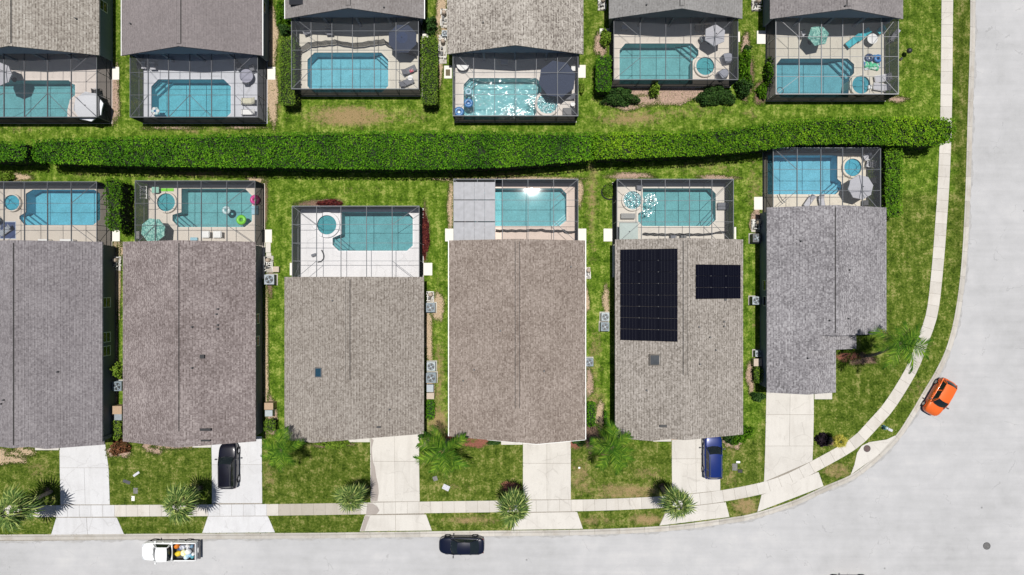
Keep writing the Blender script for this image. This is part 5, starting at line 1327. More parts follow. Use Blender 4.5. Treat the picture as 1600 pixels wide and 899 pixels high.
P_blk = carpaint('midnight_paint', (.004, .006, .020)); P_blk2 = carpaint('black_paint', (.005, .005, .012)); P_org = carpaint('orange_paint', (.72, .13, .02), .1); P_blu = carpaint('cobalt_paint', (.003, .018, .13)); P_wht = pm('white_truck_paint', (.80, .81, .81), .3, 0, .02, 3, coat=.8); P_mar = carpaint('maroon_paint', (.08, .012, .015))
sedan = [(2.37,.30,.52,.52,.3),(2.34,.52,.62,.63,.25),(2.22,.74,.71,.74,.2),(1.98,.90,.80,.85,.17),(1.4,.985,.88,.95,.17),(.75,1,.93,1.0,.17),(-.3,1,.96,1.0,.17),(-1.2,.995,.98,1.03,.17),(-1.8,.95,1.0,1.06,.19),(-2.12,.86,.99,1.04,.24),(-2.30,.68,.92,.95,.3),(-2.36,.38,.8,.82,.35)]
suv = [(2.36,.34,.64,.64,.35),(2.32,.60,.76,.78,.3),(2.20,.80,.88,.93,.25),(1.95,.93,.98,1.04,.22),(1.4,.985,1.05,1.12,.22),(.9,1,1.08,1.14,.22),(-.3,1,1.10,1.14,.22),(-1.2,1,1.12,1.16,.22),(-1.8,.97,1.12,1.16,.24),(-2.15,.90,1.10,1.14,.3),(-2.31,.74,1.0,1.03,.35),(-2.36,.5,.85,.88,.4)]
hatch = [(2.02,.34,.60,.60,.3),(1.98,.60,.70,.72,.28),(1.88,.80,.80,.84,.24),(1.62,.93,.92,.99,.2),(1.15,.99,1.0,1.07,.2),(.6,1,1.03,1.09,.2),(-.3,1,1.05,1.09,.2),(-1.1,1,1.06,1.10,.2),(-1.6,.95,1.06,1.1,.22),(-1.86,.84,1.02,1.06,.28),(-1.97,.66,.94,.96,.3),(-2.01,.4,.8,.82,.36)]
car('parked_car', 'dark navy sedan parked at the kerb of the street', 'car', 722, 849, 180, P_blk, 4.72, 1.84, sedan, dict(x=(1.12,.42,-.95,-1.85), zb=.98, zr=1.42, wb=.86, wt=.64), wb=2.75, wr=.33)
car('parked_car', 'black suv with glass roof parked in the driveway of the mauve-brown house', 'car', 362, 725, 90, P_blk2, 4.72, 1.90, suv, dict(x=(1.08,.48,-1.85,-2.15), zb=1.12, zr=1.66, wb=.87, wt=.70), wb=2.8, wr=.37, sunroof=True, rails='dark', panes=3)
car('parked_car', 'bright blue suv with silver roof rails parked half under a roof edge', 'car', 1110, 710, 90, P_blu, 4.75, 1.86, suv, dict(x=(1.15,.5,-1.9,-2.2), zb=1.12, zr=1.70, wb=.87, wt=.70), wb=2.75, wr=.36, rails='silver', panes=3)
car('parked_car', 'orange compact car parked at the kerb in the bend', 'car', 1462, 619, 240, P_org, 4.02, 1.76, hatch, dict(x=(.95,.36,-1.45,-1.85), zb=1.08, zr=1.58, wb=.87, wt=.68), wb=2.5, wr=.32, panes=2)
car('parked_car', 'maroon car almost wholly outside the lower photo edge', 'car', 1325, 911.5, 180, P_mar, 4.72, 1.84, sedan, dict(x=(1.12,.42,-.95,-1.85), zb=.98, zr=1.42, wb=.86, wt=.64), wb=2.75, wr=.33)
# pickup: nose to the west
cabst = [(2.85,.60,.85,.85,.35),(2.78,.82,1.0,1.02,.3),(2.5,.95,1.08,1.12,.28),(1.8,.99,1.13,1.18,.28),(1.2,1,1.14,1.18,.28),(.3,1,1.15,1.18,.28),(-.42,1,1.15,1.17,.28),(-.50,.99,1.14,1.16,.28)]
pk = car('pickup_truck', 'white pickup truck with a loaded bed parked at the kerb', 'pickup truck', 271, 856.5, 180, P_wht, 5.75, 1.92, cabst, dict(x=(1.55,.98,-.22,-.40), zb=1.15, zr=1.78, wb=.88, wt=.76), wb=3.5, wr=.39, panes=1)
hw = .96
b = MB(); b.box(-2.72, -.52, -hw*.96, hw*.96, .55, .60); b.build('bed_floor', M_dkgrey, pk)
for sg in (-1, 1):
    b = MB(); b.prism([(-.515, sg*hw*.99), (-2.72, sg*hw*.97), (-2.72, sg*hw*.86), (-.515, sg*hw*.86)][::(1 if sg < 0 else -1)], .42, 1.13); b.build('bed_side', P_wht, pk, bevel=.03)
    b = MB(); b.box(-2.7, -.53, sg*hw*.852, sg*hw*.858, .602, 1.13); b.build('bed_liner', M_black, pk)
b = MB(); b.box(-2.80, -2.73, -hw*.95, hw*.95, .5, 1.12); b.build('tailgate', P_wht, pk, bevel=.02)
b = MB(); b.box(-3.02, -2.82, -hw*.97, hw*.97, .42, .60); b.build('rear_bumper', M_dkgrey, pk, bevel=.03)
b = MB(); b.box(-.60, -.53, -hw*.85, hw*.85, .6, 1.30); b.build('headache_board', M_black, pk)
# cargo in the bed (world coordinates, truck nose points to -x)
def wpt(lx, ly): return (X(271)-lx, Y(856.5)-ly)
def lump(name, label, cat, lx, ly, r, h, mat, z=.5, n=14, squash=1, group=None):
    x, y = wpt(lx, ly); t = MB(); ph = random.random()*6
    prof = [(r*.8, 0), (r*1.0, h*.3), (r*.92, h*.7), (r*.55, h*.95), (.02, h)]
    t.lathe(0, 0, prof, n)
    t.v = [(v[0]*(1+.12*math.sin(3*math.atan2(v[1], v[0])+ph)), v[1]*squash*(1+.12*math.cos(2*math.atan2(v[1], v[0])+ph)), v[2]) for v in t.v]
    o = t.build(name, mat, smooth=True); o.location = (x, y, z-.0); tag(o, label, cat, group); return o
def col(nm, c, r=.6): return pm(nm, c, r, 0, .1)
lump('bucket', 'orange bucket in the corner of the pickup bed', 'bucket', -.85, -.58, .27, .72, col('orange_bucket', (.62, .17, .01)))
lump('sack', 'big yellow sack at the front of the pickup bed', 'sack', -.95, .22, .33, .62, col('yellow_sack', (.72, .52, .03)), squash=.9)
lump('sack', 'pale yellow bag in the middle of the pickup bed', 'sack', -1.5, .18, .34, .6, printmat('yellow_bag', [(.7,.65,.25), (.75,.75,.55), (.5,.5,.1)], 6))
lump('sack', 'white crumpled bag between the yellow bag and the tailgate', 'sack', -1.95, .05, .30, .58, printmat('white_bag', [(.7,.7,.68), (.75,.78,.8), (.4,.45,.5)], 7))
lump('sack', 'light blue bag on the kerb side of the pickup bed', 'sack', -1.75, .58, .27, .55, printmat('blue_bag', [(.35,.55,.68), (.6,.7,.76), (.15,.3,.42)], 7))
lump('sack', 'white bag behind the orange bucket in the pickup bed', 'sack', -1.35, -.40, .30, .52, printmat('white_bag2', [(.72,.72,.72), (.3,.33,.4), (.65,.6,.55)], 7))
lump('box', 'flat pale blue box under the white bag in the pickup bed', 'box', -2.05, .45, .22, .42, col('pale_blue_box', (.22, .42, .58)))
lump('sack', 'navy bundle between the orange bucket and the yellow sack', 'bundle', -1.08, -.18, .2, .42, col('navy_bundle', (.04, .08, .2)))
lump('sack', 'small teal bag near the kerb side corner of the pickup bed', 'bag', -2.35, .62, .2, .4, col('teal_bag', (.08, .3, .36)))
lump('bucket', 'white round bucket near the tailgate of the pickup', 'bucket', -2.45, .3, .17, .5, M_white)
lump('bucket', 'blue-grey canister beside the tailgate on the road side', 'canister', -2.3, -.5, .2, .45, col('slate_blue', (.15, .25, .35)))
lump('sack', 'grey bundle on the road side of the pickup bed', 'bundle', -1.85, -.45, .26, .45, printmat('grey_bundle', [(.2,.22,.28), (.6,.6,.6), (.35,.3,.28)], 7))

# ------------------------------------------------------------------ furniture on the pool decks
ZD = DECKZ+.003
def umbrella(label, px, py, r, mat, n=8, h=2.25, rot=0, square=False):
    cx, cy = P(px, py, h); t = thing('patio_umbrella', label, 'umbrella', (cx, cy, ZD)); r /= 15/(CAMH/(CAMH-h))**0; r = r*(CAMH-h)/CAMH
    m = 4 if square else n; rr = r*1.25 if square else r
    for k in range(m):
        a0, a1 = rot+2*math.pi*k/m, rot+2*math.pi*(k+1)/m; b = MB(); z0 = h-.42 if not square else h-.28
        p0 = (rr*math.cos(a0), rr*math.sin(a0), z0); p1 = (rr*math.cos(a1), rr*math.sin(a1), z0); ap = (0, 0, h+.05)
        md = tuple((u+v)/2*.985 for u, v in zip(p0, p1)); md = (md[0], md[1], z0+.02)
        b.quad(ap, p0, md); b.quad(ap, md, p1); b.quad(p0, (p0[0], p0[1], z0-.14), (md[0], md[1], z0-.12), md); b.quad(md, (md[0], md[1], z0-.12), (p1[0], p1[1], z0-.14), p1)
        b.build('canopy_panel', mat, t)
        b = MB(); b.tube([(0, 0, h), (p0[0]*.98, p0[1]*.98, z0-.02)], .012, 4); b.build('rib', M_dkgrey, t)
    b = MB(); b.cyl(0, 0, .028, 0, h+.1, 8); b.build('pole', M_dkgrey, t)
    b = MB(); b.cyl(0, 0, .26, 0, .07, 16, .2); b.build('base', M_dkgrey, t)
    b = MB(); b.cyl(0, 0, .06, h+.06, h+.16, 8, .02); b.build('finial', M_dkgrey, t)
    return t
umbrella('mint patterned umbrella on the deck next to the round spa of the teal float pool', 236, 359.5, 19.5, M_mint, 8, rot=.3)
umbrella('mint patterned umbrella on the deck with the turquoise loungers', 1281.5, 53.5, 17, M_mint, 6, rot=.2)
umbrella('lilac umbrella beside the sky blue pool at the corner house', 1348, 292, 20, M_ltgrey, 8, rot=.15)
umbrella('light grey umbrella near the covered grey chairs', 1119, 53, 17.5, M_ltgrey, 6, rot=.45)
umbrella('white umbrella at the corner of the green-teal pool', 134, 165, 24, pm('white_canvas', (.66,.67,.70), .85, var=.05), 8, rot=.2)
umbrella('pale umbrella cut by the photo edge over the green-teal pool', -4, 114, 18, M_ltgrey, 8)
umbrella('big navy umbrella on the deck between the clipped box hedges', 628, 58.5, 23.5, M_navy, 8, h=2.5, rot=.39)
umbrella('very large navy umbrella shading the deck of the sparkling pool', 871, 122, 30, M_navy, 8, h=2.2, rot=.25)
umbrella('pale square canopy on the deck beside the foaming spa', 983, 362, 16.5, pm('pale_mint_canvas', (.50,.58,.55), .8, var=.05), 4, rot=math.pi/4, square=True)
def lounger(label, px, py, ang, mat, frame=M_dkgrey, L_=1.9, W=.65, group=None):
    t = thing('sun_lounger', label, 'sun lounger', (X(px), Y(py), ZD), R(ang), group)
    b = MB(); b.box(-L_/2, L_*.18, -W/2+.04, W/2-.04, .30, .36); b.build('seat', mat, t, bevel=.02)
    b = MB(); x0, x1 = L_*.18+.01, L_/2-.03; b.v += [(x0, -W/2+.04, .30), (x0, W/2-.04, .30), (x1, W/2-.04, .66), (x1, -W/2+.04, .66), (x0, -W/2+.04, .36), (x0, W/2-.04, .36), (x1-.03, W/2-.04, .72), (x1-.03, -W/2+.04, .72)]
    b.f += [(3, 2, 1, 0), (4, 5, 6, 7), (0, 1, 5, 4), (1, 2, 6, 5), (2, 3, 7, 6), (3, 0, 4, 7)]; b.mi += [0]*6; b.build('backrest', mat, t)
    b = MB(); b.box(-L_/2, L_/2-.3, -W/2, -W/2+.035, .25, .31); b.box(-L_/2, L_/2-.3, W/2-.035, W/2, .25, .31); b.box(-L_/2-.03, -L_/2-.001, -W/2, W/2, .25, .31); b.build('frame', frame, t)
    for sx in (-L_/2+.15, L_/2-.5):
        for sy in (-W/2+.02, W/2-.02): b = MB(); b.box(sx-.02, sx+.02, sy-.018, sy+.018, 0, .249); b.build('leg', frame, t)
    return t
def chair(label, px, py, ang, mat, frame=M_dkgrey, s=1.0, group=None):
    t = thing('patio_chair', label, 'chair', (X(px), Y(py), ZD), R(ang), group); w_ = .27*s
    b = MB(); b.box(-w_, w_, -w_, w_, .40, .46); b.build('seat', mat, t, bevel=.02)
    b = MB(); b.box(-w_-.04, -w_-.001, -w_, w_, .44, .92); b.build('backrest', mat, t, bevel=.02)
    for sg in (-1, 1):
        b = MB(); b.box(-w_, w_*.9, sg*(w_+.002), sg*(w_+.05), .6, .64); b.build('armrest', frame, t)
        for sx in (-w_+.02, w_-.02): b = MB(); b.box(sx-.018, sx+.018, sg*w_-.018, sg*w_+.018, 0, .399); b.build('leg', frame, t)
    return t
def table(label, px, py, r, mat, frame=M_dkgrey, h=.72, rect=None, ang=0, half=False):
    t = thing('patio_table', label, 'table', (X(px, h), Y(py, h), ZD), R(ang)); r /= 15
    b = MB()
    if rect: b.box(-rect[0]/30, rect[0]/30, -rect[1]/30, rect[1]/30, h-.04, h)
    elif half: b.prism([(r*math.cos(a), r*math.sin(a)) for a in [math.pi+math.pi*k/14 for k in range(15)]], h-.04, h)
    else: b.cyl(0, 0, r, h-.04, h, 24)
    b.build('table_top', mat, t)
    rx, ry = (rect[0]/36, rect[1]/36) if rect else (r*.6, r*.6)
    for sx in (-1, 1):
        for sy in (-1, 1):
            b = MB(); x_, y_ = sx*rx, (sy*ry if not half else -r*.1-abs(sy-1)*r*.25); b.box(x_-.02, x_+.02, y_-.02, y_+.02, 0, h-.041); b.build('leg', frame, t)
    return t
def ring(label, px, py, r, mat, z=ZD, name='swim_ring', cat='swim ring', rt=None, mid=None):
    t = thing(name, label, cat, (X(px), Y(py), z)); r /= 15; rt = rt or r*.36
    b = MB(); b.torus(0, 0, rt, r-rt, rt, 24, 8); b.build('inflated_tube', mat, t, smooth=True)
    b = MB(); b.cyl(r-rt, 0, .025, rt*1.9, rt*1.9+.05, 6); b.build('valve', M_white, t)
    if mid: b = MB(); b.cyl(0, 0, r-rt*1.6, rt*.3, rt*.45, 18); b.build('seat_floor', mid, t)
    return t
def slab_thing(name, label, cat, px, py, w_, d_, h, mat, ang=0, z=ZD, parts=(), bevel=.02):
    t = thing(name, label, cat, (X(px), Y(py), z), R(ang))
    b = MB(); b.box(-w_/30, w_/30, -d_/30, d_/30, 0, h); b.build(parts[0] if parts else 'body', mat, t, bevel=bevel if h > .05 else 0); return t
WL = WZ+.005
M_pink_ = col('pink_vinyl', (.62, .03, .25), .35); M_lime = col('lime_vinyl', (.18, .62, .02), .35); M_blv = col('blue_vinyl', (.03, .20, .50), .35); M_lbv = col('light_blue_vinyl', (.30, .52, .62), .35); M_clr = col('pale_clear_vinyl', (.50, .68, .70), .3)
# C1
r_ = slab_thing('rug', 'dark blue rug with a pale border at the photo edge', 'rug', 13, 360, 23, 25, .012, col('navy_rug', (.035, .06, .16), .9), parts=('rug_field',))
b = MB()
for q in ((-.85,.85,-.92,-.84),(-.85,.85,.84,.92),(-.85,-.78,-.839,.839),(.78,.85,-.839,.839)): b.box(q[0], q[1], q[2], q[3], 0, .016)
b.build('border', col('pale_border', (.45, .5, .6), .9), r_)
lounger('striped folding lounger standing on the blue rug', 14, 360, 35, stripemat('blue_stripe', [(.04,.08,.16), (.55,.58,.6)], 3), M_ltgrey, 1.5, .55)
chair('dark blue chair at the photo edge next to the blue rug', 2, 345, 40, col('dark_teal_fabric', (.03, .08, .12)))
table('white table edge peeking out beneath the slate roof', 68, 378, 6, M_white, rect=(16, 8)); table('second white table peeking out beneath the slate roof, nearer the hedge', 104, 378, 6, M_white, rect=(20, 8))
# C2
t = thing('drying_rack', 'white and black folded drying rack at the back wall of the teal float pool', 'drying rack', (X(230), Y(302), ZD))
for sx in (-.32, .32): b = MB(); b.box(sx-.03, sx+.03, -.68, .68, .6, .65); b.build('side_rail', M_white, t)
for k in range(7): b = MB(); b.box(-.30, .30, -.6+k*.2-.02, -.6+k*.2+.02, .66, .69); b.build('bar', M_black if k % 2 else M_white, t)
for sx in (-.3, .3):
    for sy in (-.6, .6): b = MB(); b.box(sx-.02, sx+.02, sy-.02, sy+.02, 0, .599); b.build('leg', M_black, t)
table('small mint topped side table beside the drying rack', 243, 297, 5, col('mint_top', (.25, .5, .40)), rect=(11, 9), h=.5)
slab_thing('pool_noodle', 'flat lime green float behind the round spa', 'float', 262, 297, 20, 4.5, .05, M_lime, parts=('foam',))
ring('magenta swim ring on the deck edge of the teal float pool', 400, 313, 8, M_pink_)
slab_thing('lounge_float', 'pale blue lounge float on the deck below the magenta ring', 'float', 399.5, 329, 11, 14, .18, M_lbv, parts=('cushion',), bevel=.06)
ring('lime green swim ring floating near the steps corner', 378, 344, 8, M_lime, WL, mid=col('dark_lime', (.05, .25, .03)))
ring('clear pale swim ring floating in the middle of the teal pool', 354.5, 329, 6.8, M_clr, WL)
lounger('white sun lounger lying along the house side of the teal float pool', 326, 367, 0, M_white, M_white, 1.0, .7); lounger('second white sun lounger in line with the first, nearer the screen wall', 344, 367, 0, M_white, M_white, 1.1, .7)
slab_thing('cushion', 'pale blue-grey cushion by the mauve-brown roof edge', 'cushion', 305, 374, 11, 5, .3, M_lbv, parts=('pad',), bevel=.05)
slab_thing('doormat', 'beige storage box under the mint umbrella against the wall', 'box', 219, 368, 7, 12, .5, M_pvc, parts=('box_body',))
# C3
o = curve_thing('garden_hose', 'curved dark hose lying on the white pool deck', 'hose', [(503,391),(506.5,398),(506,405),(502,409),(495,410)], .07, ZD+.07, M_dkgrey)
slab_thing('foot_stool', 'small grey stool on the white pool deck', 'stool', 491.5, 399, 7, 4, .35, M_grey, 20, parts=('stool_top',))
# C5
slab_thing('storage_box', 'long grey bench box beneath the round foaming spa', 'storage box', 980, 338.5, 22, 8, .5, pm('bench_grey', (.30,.30,.29), .7), parts=('box_body',))
chair('grey chair behind the foaming round spa', 997.5, 294, -90, M_grey)
lounger('dark grey lounger at the screen wall of the teal pool with the square canopy', 1128, 323, 0, M_grey, M_dkgrey, 1.1, .75)
chair('grey chair peeking from under the sand grey roof', 1050, 371.5, 90, M_grey); chair('dark grey chair next to it, peeking from under the sand grey roof', 1066, 370.5, 90, M_dkgrey)
# C6
chair('white chair in the far corner behind the lilac umbrella', 1350, 247, 200, M_ltgrey, M_white, 1.1); chair('white chair between the small spa and the screen wall', 1355, 258, 170, M_ltgrey, M_white, 1.2); 
table('white round table under the lilac umbrella', 1343, 299, 10, M_ltgrey)
chair('dark chair on the house side of the lilac umbrella', 1349, 318, 90, M_dkgrey); chair('dark chair at the screen wall beside the lilac umbrella', 1362, 283, 180, M_dkgrey)
lounger('tilted grey lounger beneath the sky blue pool', 1262, 315, 55, M_ltgrey, M_dkgrey, 1.4, .62); lounger('upright grey lounger next to the tilted one', 1281, 315, 100, M_ltgrey, M_dkgrey, 1.4, .62)
curve_thing('hand_rail', 'curved dark metal hand rail at the edge of the sky blue pool', 'hand rail', [(1214,304),(1217,311),(1221,316),(1225,319)], .04, .5, M_bronze)
# D1
for i, (a, b_, r__, l) in enumerate([(157,146,10,'black chair nearest the white landing pad, by the white umbrella'),(163,158,150,'black chair at the screen wall behind the white umbrella'),(162,174,200,'black chair in the corner behind the white umbrella')]): chair(l, a, b_, r__, M_black, M_ltgrey, 1.1)
table('dark green table top in the corner behind the white umbrella', 158, 168, 8, col('dark_green_top', (.02,.06,.05)))
# D2
table('round lilac-grey table at the side of the bright flower float pool', 385, 119, 10.5, pm('lilac_table', (.34,.34,.42), .3))
chair('dark chair tucked below the round lilac-grey table', 388, 130, 90, M_grey, M_dkgrey); chair('dark chair between the round table and the roof shade', 377, 107, -60, M_grey); chair('dark chair at the screen side of the round lilac-grey table', 397, 110, 200, M_grey)
lounger('cream lounger at the screen wall of the bright flower float pool', 391, 160, 0, pm('cream_fabric', (.60,.58,.45), .85), M_dkgrey, 1.55, .72); lounger('white lounger in the corner of the flower float enclosure', 391, 177, 0, M_white, M_dkgrey, 1.55, .6)
chair('white seat at the edge of the roof shade of the plum roofed house', 229, 106, -90, M_ltgrey); chair('grey-white chair with dark seat at the edge of the roof shade', 243, 107, -90, M_ltgrey, M_dkgrey, 1.1)
t = thing('flower_float', 'white and blue flower shaped float in the pool corner', 'float', (X(243), Y(174), WL))
for k in range(6): a = k*1.047; b = MB(); b.lathe(.26*math.cos(a), .26*math.sin(a), [(.17, .02), (.2, .09), (.14, .16), (.01, .18)], 12); b.build('petal', M_clr if k % 2 else M_white, t, smooth=True)
b = MB(); b.lathe(0, 0, [(.12, .05), (.12, .18), (.01, .2)], 12); b.build('centre', M_blv, t, smooth=True)
# D3
chair('grey chair with white towel at the roof shade of the warm grey house', 482, 52, -70, M_grey, M_ltgrey, 1.2); chair('grey chair standing alone nearer the middle of the shaded deck edge', 517.5, 53, -90, M_grey, M_dkgrey, 1.2)
l1 = lounger('grey lounger holding a pink towel near the right clipped hedge', 640, 112, 205, M_grey, M_dkgrey, 1.5, .65); lounger('grey lounger beneath the one with the pink towel', 636, 131, 205, M_grey, M_dkgrey, 1.5, .65)
slab_thing('towel', 'small pink and white towel on a grey lounger', 'towel', 644, 113, 6, 5, .06, printmat('pink_towel', [(.5,.08,.12), (.6,.5,.5), (.3,.05,.2)], 8), 20, z=ZD+.40, parts=('folded_cloth',))
table('small white side table between the two grey loungers', 641, 122, 4, M_white, h=.45)
# D4
table('white half-round table in the shaded corner of the sparkling pool deck', 723, 101, 9.5, M_white, half=True)
ring('large blue inflatable ring on the deck corner of the sparkling pool', 717.5, 176, 8, M_blv, mid=M_clr); ring('large blue inflatable ring floating at the pool end', 732, 162, 7.5, M_blv, WL, mid=M_blv); ring('light blue inflatable ring floating above the darker one', 732, 144, 6, M_lbv, WL)
lounger('dark grey lounger beside the sparkling spa', 887, 153, 0, M_grey, M_black, 1.5, .62); lounger('black lounger in the dark corner beneath the grey one', 889, 176, 0, M_dkgrey, M_black, 1.3, .75)
table('small white round side table between the dark loungers', 895, 163, 3.5, M_white, h=.5)
bush('small leafy potted plant beside the navy shade', 893, 130, 4, 6, .8, M_leafdk, n=120)
chair('pale chair by the deck door of the sparkling pool', 896, 110, 180, M_white); 
table('grey coffee table seen in the porch shade of the pale speckled house', 788, 97, 5, M_ltgrey, rect=(11, 8), h=.45); 
# D5
table('small pale table in the roof shade of the teal pool deck', 976, 43, 5, M_ltgrey, rect=(9, 6), h=.6)
for (x_, y_, l) in [(1088,48,'dark chair with pale cushion just outside the roof shade'),(1102,47,'second dark chair with pale cushion, nearer the light grey umbrella')]: chair(l, x_, y_, -90, M_beige, M_black)
chair('pale chair tilted beside the light grey umbrella', 1096, 64, 30, M_ltgrey, M_dkgrey)
def draped(label, px, py, w_, d_, ang, mat):
    t = thing('covered_chair', label, 'covered chair', (X(px), Y(py), ZD), R(ang)); b = MB(); n = 14; rings = []
    for (f, z) in ((1.0, 0), (.96, .25), (.9, .55), (.72, .78), (.35, .86), (.02, .84)):
        rings.append([((w_/30*f*(1+.10*math.sin(3*a+z*3)))*math.copysign(abs(math.cos(a))**.7, math.cos(a)), (d_/30*f*(1+.08*math.sin(4*a+1)))*math.copysign(abs(math.sin(a))**.7, math.sin(a)), z) for a in [2*math.pi*k/n for k in range(n+1)]])
    loft(b, rings); b.build('cover_cloth', mat, t, smooth=False)
    b = MB(); b.box(-w_/30*.8, -w_/30*.4, -d_/30*.7, d_/30*.7, .86, 1.0); b.build('backrest_hump', mat, t, bevel=.04); return t
M_cov = pm('cover_grey', (.27, .28, .33), .8, var=.12)
draped('grey covered chair above its twin at the side of the teal pool', 1134, 94, 19, 17, 15, M_cov); draped('grey covered chair in the lower corner of the teal pool deck', 1127, 119, 19, 16, 35, M_cov)
# D6
chair('grey chair between the mint umbrella and the side screen', 1251, 56, 20, M_ltgrey, M_dkgrey, 1.1)
lounger('turquoise lounger nearer the pool of the two beside the white round table', 1330, 67, 38, M_turq, M_dkgrey, 1.6, .72); lounger('turquoise lounger half in the roof shade', 1345, 57, 38, M_turq, M_dkgrey, 1.5, .72)
table('white round table between the turquoise seats', 1363, 61, 8, M_white); chair('turquoise chair behind the white round table', 1371, 51, 220, M_turq, M_dkgrey, 1.1)
ring('blue inflatable ring on top of the pile of floats', 1368, 94, 6.5, M_blv, ZD+.22); ring('dark blue inflatable ring in the pile of floats', 1356, 92, 7, col('navy_vinyl', (.03,.06,.14), .4), ZD)
slab_thing('lounge_float', 'green patterned lounge float in the pile beside the spa', 'float', 1361, 104, 22, 11, .2, printmat('green_float', [(.04,.40,.18), (.10,.55,.30), (.55,.65,.6), (.03,.25,.30)], 6), -12, parts=('cushion',), bevel=.07)
slab_thing('lounge_float', 'white edged blue float under the pile', 'float', 1361, 98, 25, 22, .1, printmat('blue_float', [(.05,.2,.4), (.6,.65,.7), (.1,.4,.5)], 4), 8, parts=('cushion',), bevel=.04)
lounger('white lounger beside the small spa, upper of the pair', 1376, 124, 10, M_ltgrey, M_white, 1.6, .75); lounger('white lounger in the corner by the small spa, lower of the pair', 1374, 138, -8, M_ltgrey, M_white, 1.6, .75)
ring('thin black hoop float at the pool corner of the turquoise lounger deck', 1219, 142, 5.8, M_black, WL, rt=.035, name='hoop_float', cat='float'); slab_thing('skimmer_lid', 'small round white drum on the spa edge', 'drum', 1356, 138, 6, 6, .42, M_white, parts=('drum_body',))
lounger('lone white chair frame in the dark side strip of the turquoise deck', 1394, 58, 60, M_ltgrey, M_black, 1.2, .5)
# low mesh child fences
def childfence(label, pts, group=None):
    pp = [Vector(P(*p)) for p in pts]; c = pp[0]; t = thing('pool_fence', label, 'mesh fence', (c.x, c.y, ZD)); 
    sm = []
    for a, b_ in zip(pp, pp[1:]):
        k = max(1, round((b_-a).length/.95)); sm += [a.lerp(b_, j/k) for j in range(k)]
    sm.append(pp[-1])
    for a, b_ in zip(sm, sm[1:]):
        sag = Vector(((b_-a).y, -(b_-a).x)).normalized()*.06; mid = (a+b_)/2+sag; b = MB()
        for u, v in ((a, mid), (mid, b_)): b.quad((*u, ZD+.03), (*v, ZD+.03), (*v, ZD+1.15), (*u, ZD+1.15))
        b.build('mesh_panel', M_fmesh, t, world=True)
        b = MB(); b.tube([(*a, ZD+1.16), (*mid, ZD+1.15), (*b_, ZD+1.16)], .02, 4); b.build('top_hem', M_black, t, world=True)
    for a in sm: b = MB(); b.cyl(a.x, a.y, .018, ZD, ZD+1.2, 6); b.build('post', M_black, t, world=True)
M_fmesh = screenmat('fence_mesh', .45)
childfence('low black mesh safety fence winding between pool and navy umbrella', [(468,92),(473,82),(487,73),(528,69),(548,73),(560,74),(580,71),(603,68),(612,74),(622,80),(652,90)])
childfence('low black mesh safety fence along the house side of the glinting pool', [(775,360),(812,360),(846,359),(858,361),(880,360),(886,363),(900,361)])
childfence('low black mesh safety fence along the house side of the canopy pool', [(1004,365),(1030,366),(1070,366),(1100,366),(1118,363),(1136,361)])

# ------------------------------------------------------------------ equipment beside the houses
def condenser(label, px, py, s=13, h=.8, mat=M_acblue, dark=False, pad_=True):
    t = thing('air_conditioner', label, 'air conditioner', (X(px, h), Y(py, h), 0)); s /= 30
    if pad_: b = MB(); b.box(-s-.1, s+.1, -s-.1, s+.1, -.02, .07); b.build('base_slab', M_kerb, t)
    b = MB(); b.box(-s, s, -s, s, .07, h-.04); b.build('louvred_case', M_dkgrey if dark else M_acblue, t, bevel=.04)
    for k in range(7):
        for sg in (-1, 1):
            b = MB(); z = .15+k*(h-.25)/7; b.box(-s+.05, s-.05, sg*(s+.001), sg*(s+.018), z, z+.03); b.build('louvre', mat, t)
    b = MB(); b.box(-s-.01, s+.01, -s-.01, s+.01, h-.04, h); b.build('lid', mat, t, bevel=.03)
    b = MB(); b.cyl(0, 0, s*.82, h+.001, h+.006, 22); b.build('fan_well', M_black, t)
    b = MB(); 
    for k in range(4):
        a = k*math.pi/2+.5; b.quad((.04*math.cos(a), .04*math.sin(a), h+.010), (s*.75*math.cos(a-.35), s*.75*math.sin(a-.35), h+.012), (s*.75*math.cos(a+.35), s*.75*math.sin(a+.35), h+.02))
    b.build('fan_blade', M_acblue, t)
    b = MB(); b.cyl(0, 0, s*.2, h+.012, h+.04, 10)
    for q in (.45, .8): b.torus(0, 0, h+.03, s*q, .008, 20, 4)
    b.build('fan_guard', M_galv, t)
    return t
M_aclt = pm('condenser_light', (.33, .37, .39), .6, .1, .12)
condenser('condenser with grey fan top beside the mauve-brown house, next to white pool pipes', 420.5, 437, 15, .85, M_galv, True)
condenser('rounded grey condenser in the gap below the broad leaved plant', 182.5, 604, 14, .85, M_acblue)
condenser('blue-grey condenser beside the taupe house just under the pool pipes', 672.5, 481, 14, .8, M_acblue)
condenser('pale condenser, upper of the stacked pair beside the taupe house', 673.5, 573, 13, .8, M_aclt)
condenser('larger grey condenser, lower of the stacked pair beside the taupe house', 673.5, 591, 15, .8, M_acblue)
condenser('pale condenser, upper of the pair west of the solar roofed house', 946, 495.5, 12, .8, M_aclt)
condenser('dark lidded condenser, lower of the pair west of the solar roofed house', 945.5, 511, 13, .9, M_acblue, True)
condenser('small blue-grey condenser half under the rosy brown house gutter', 921, 566.5, 12, .75, M_acblue)
condenser('dark condenser next to the pool pipes of the corner house', 1183, 372, 13, .95, M_dkgrey, True)
condenser('grey condenser alone on its slab beside the corner house wall', 1182, 470, 12, .95, M_galv, True)
condenser('small white condenser above the tan utility box of the corner house', 1185, 553, 9, .7, M_aclt, False)
condenser('white condenser beside the top row house with the pale speckled roof', 695, 52, 9, .7, M_aclt)
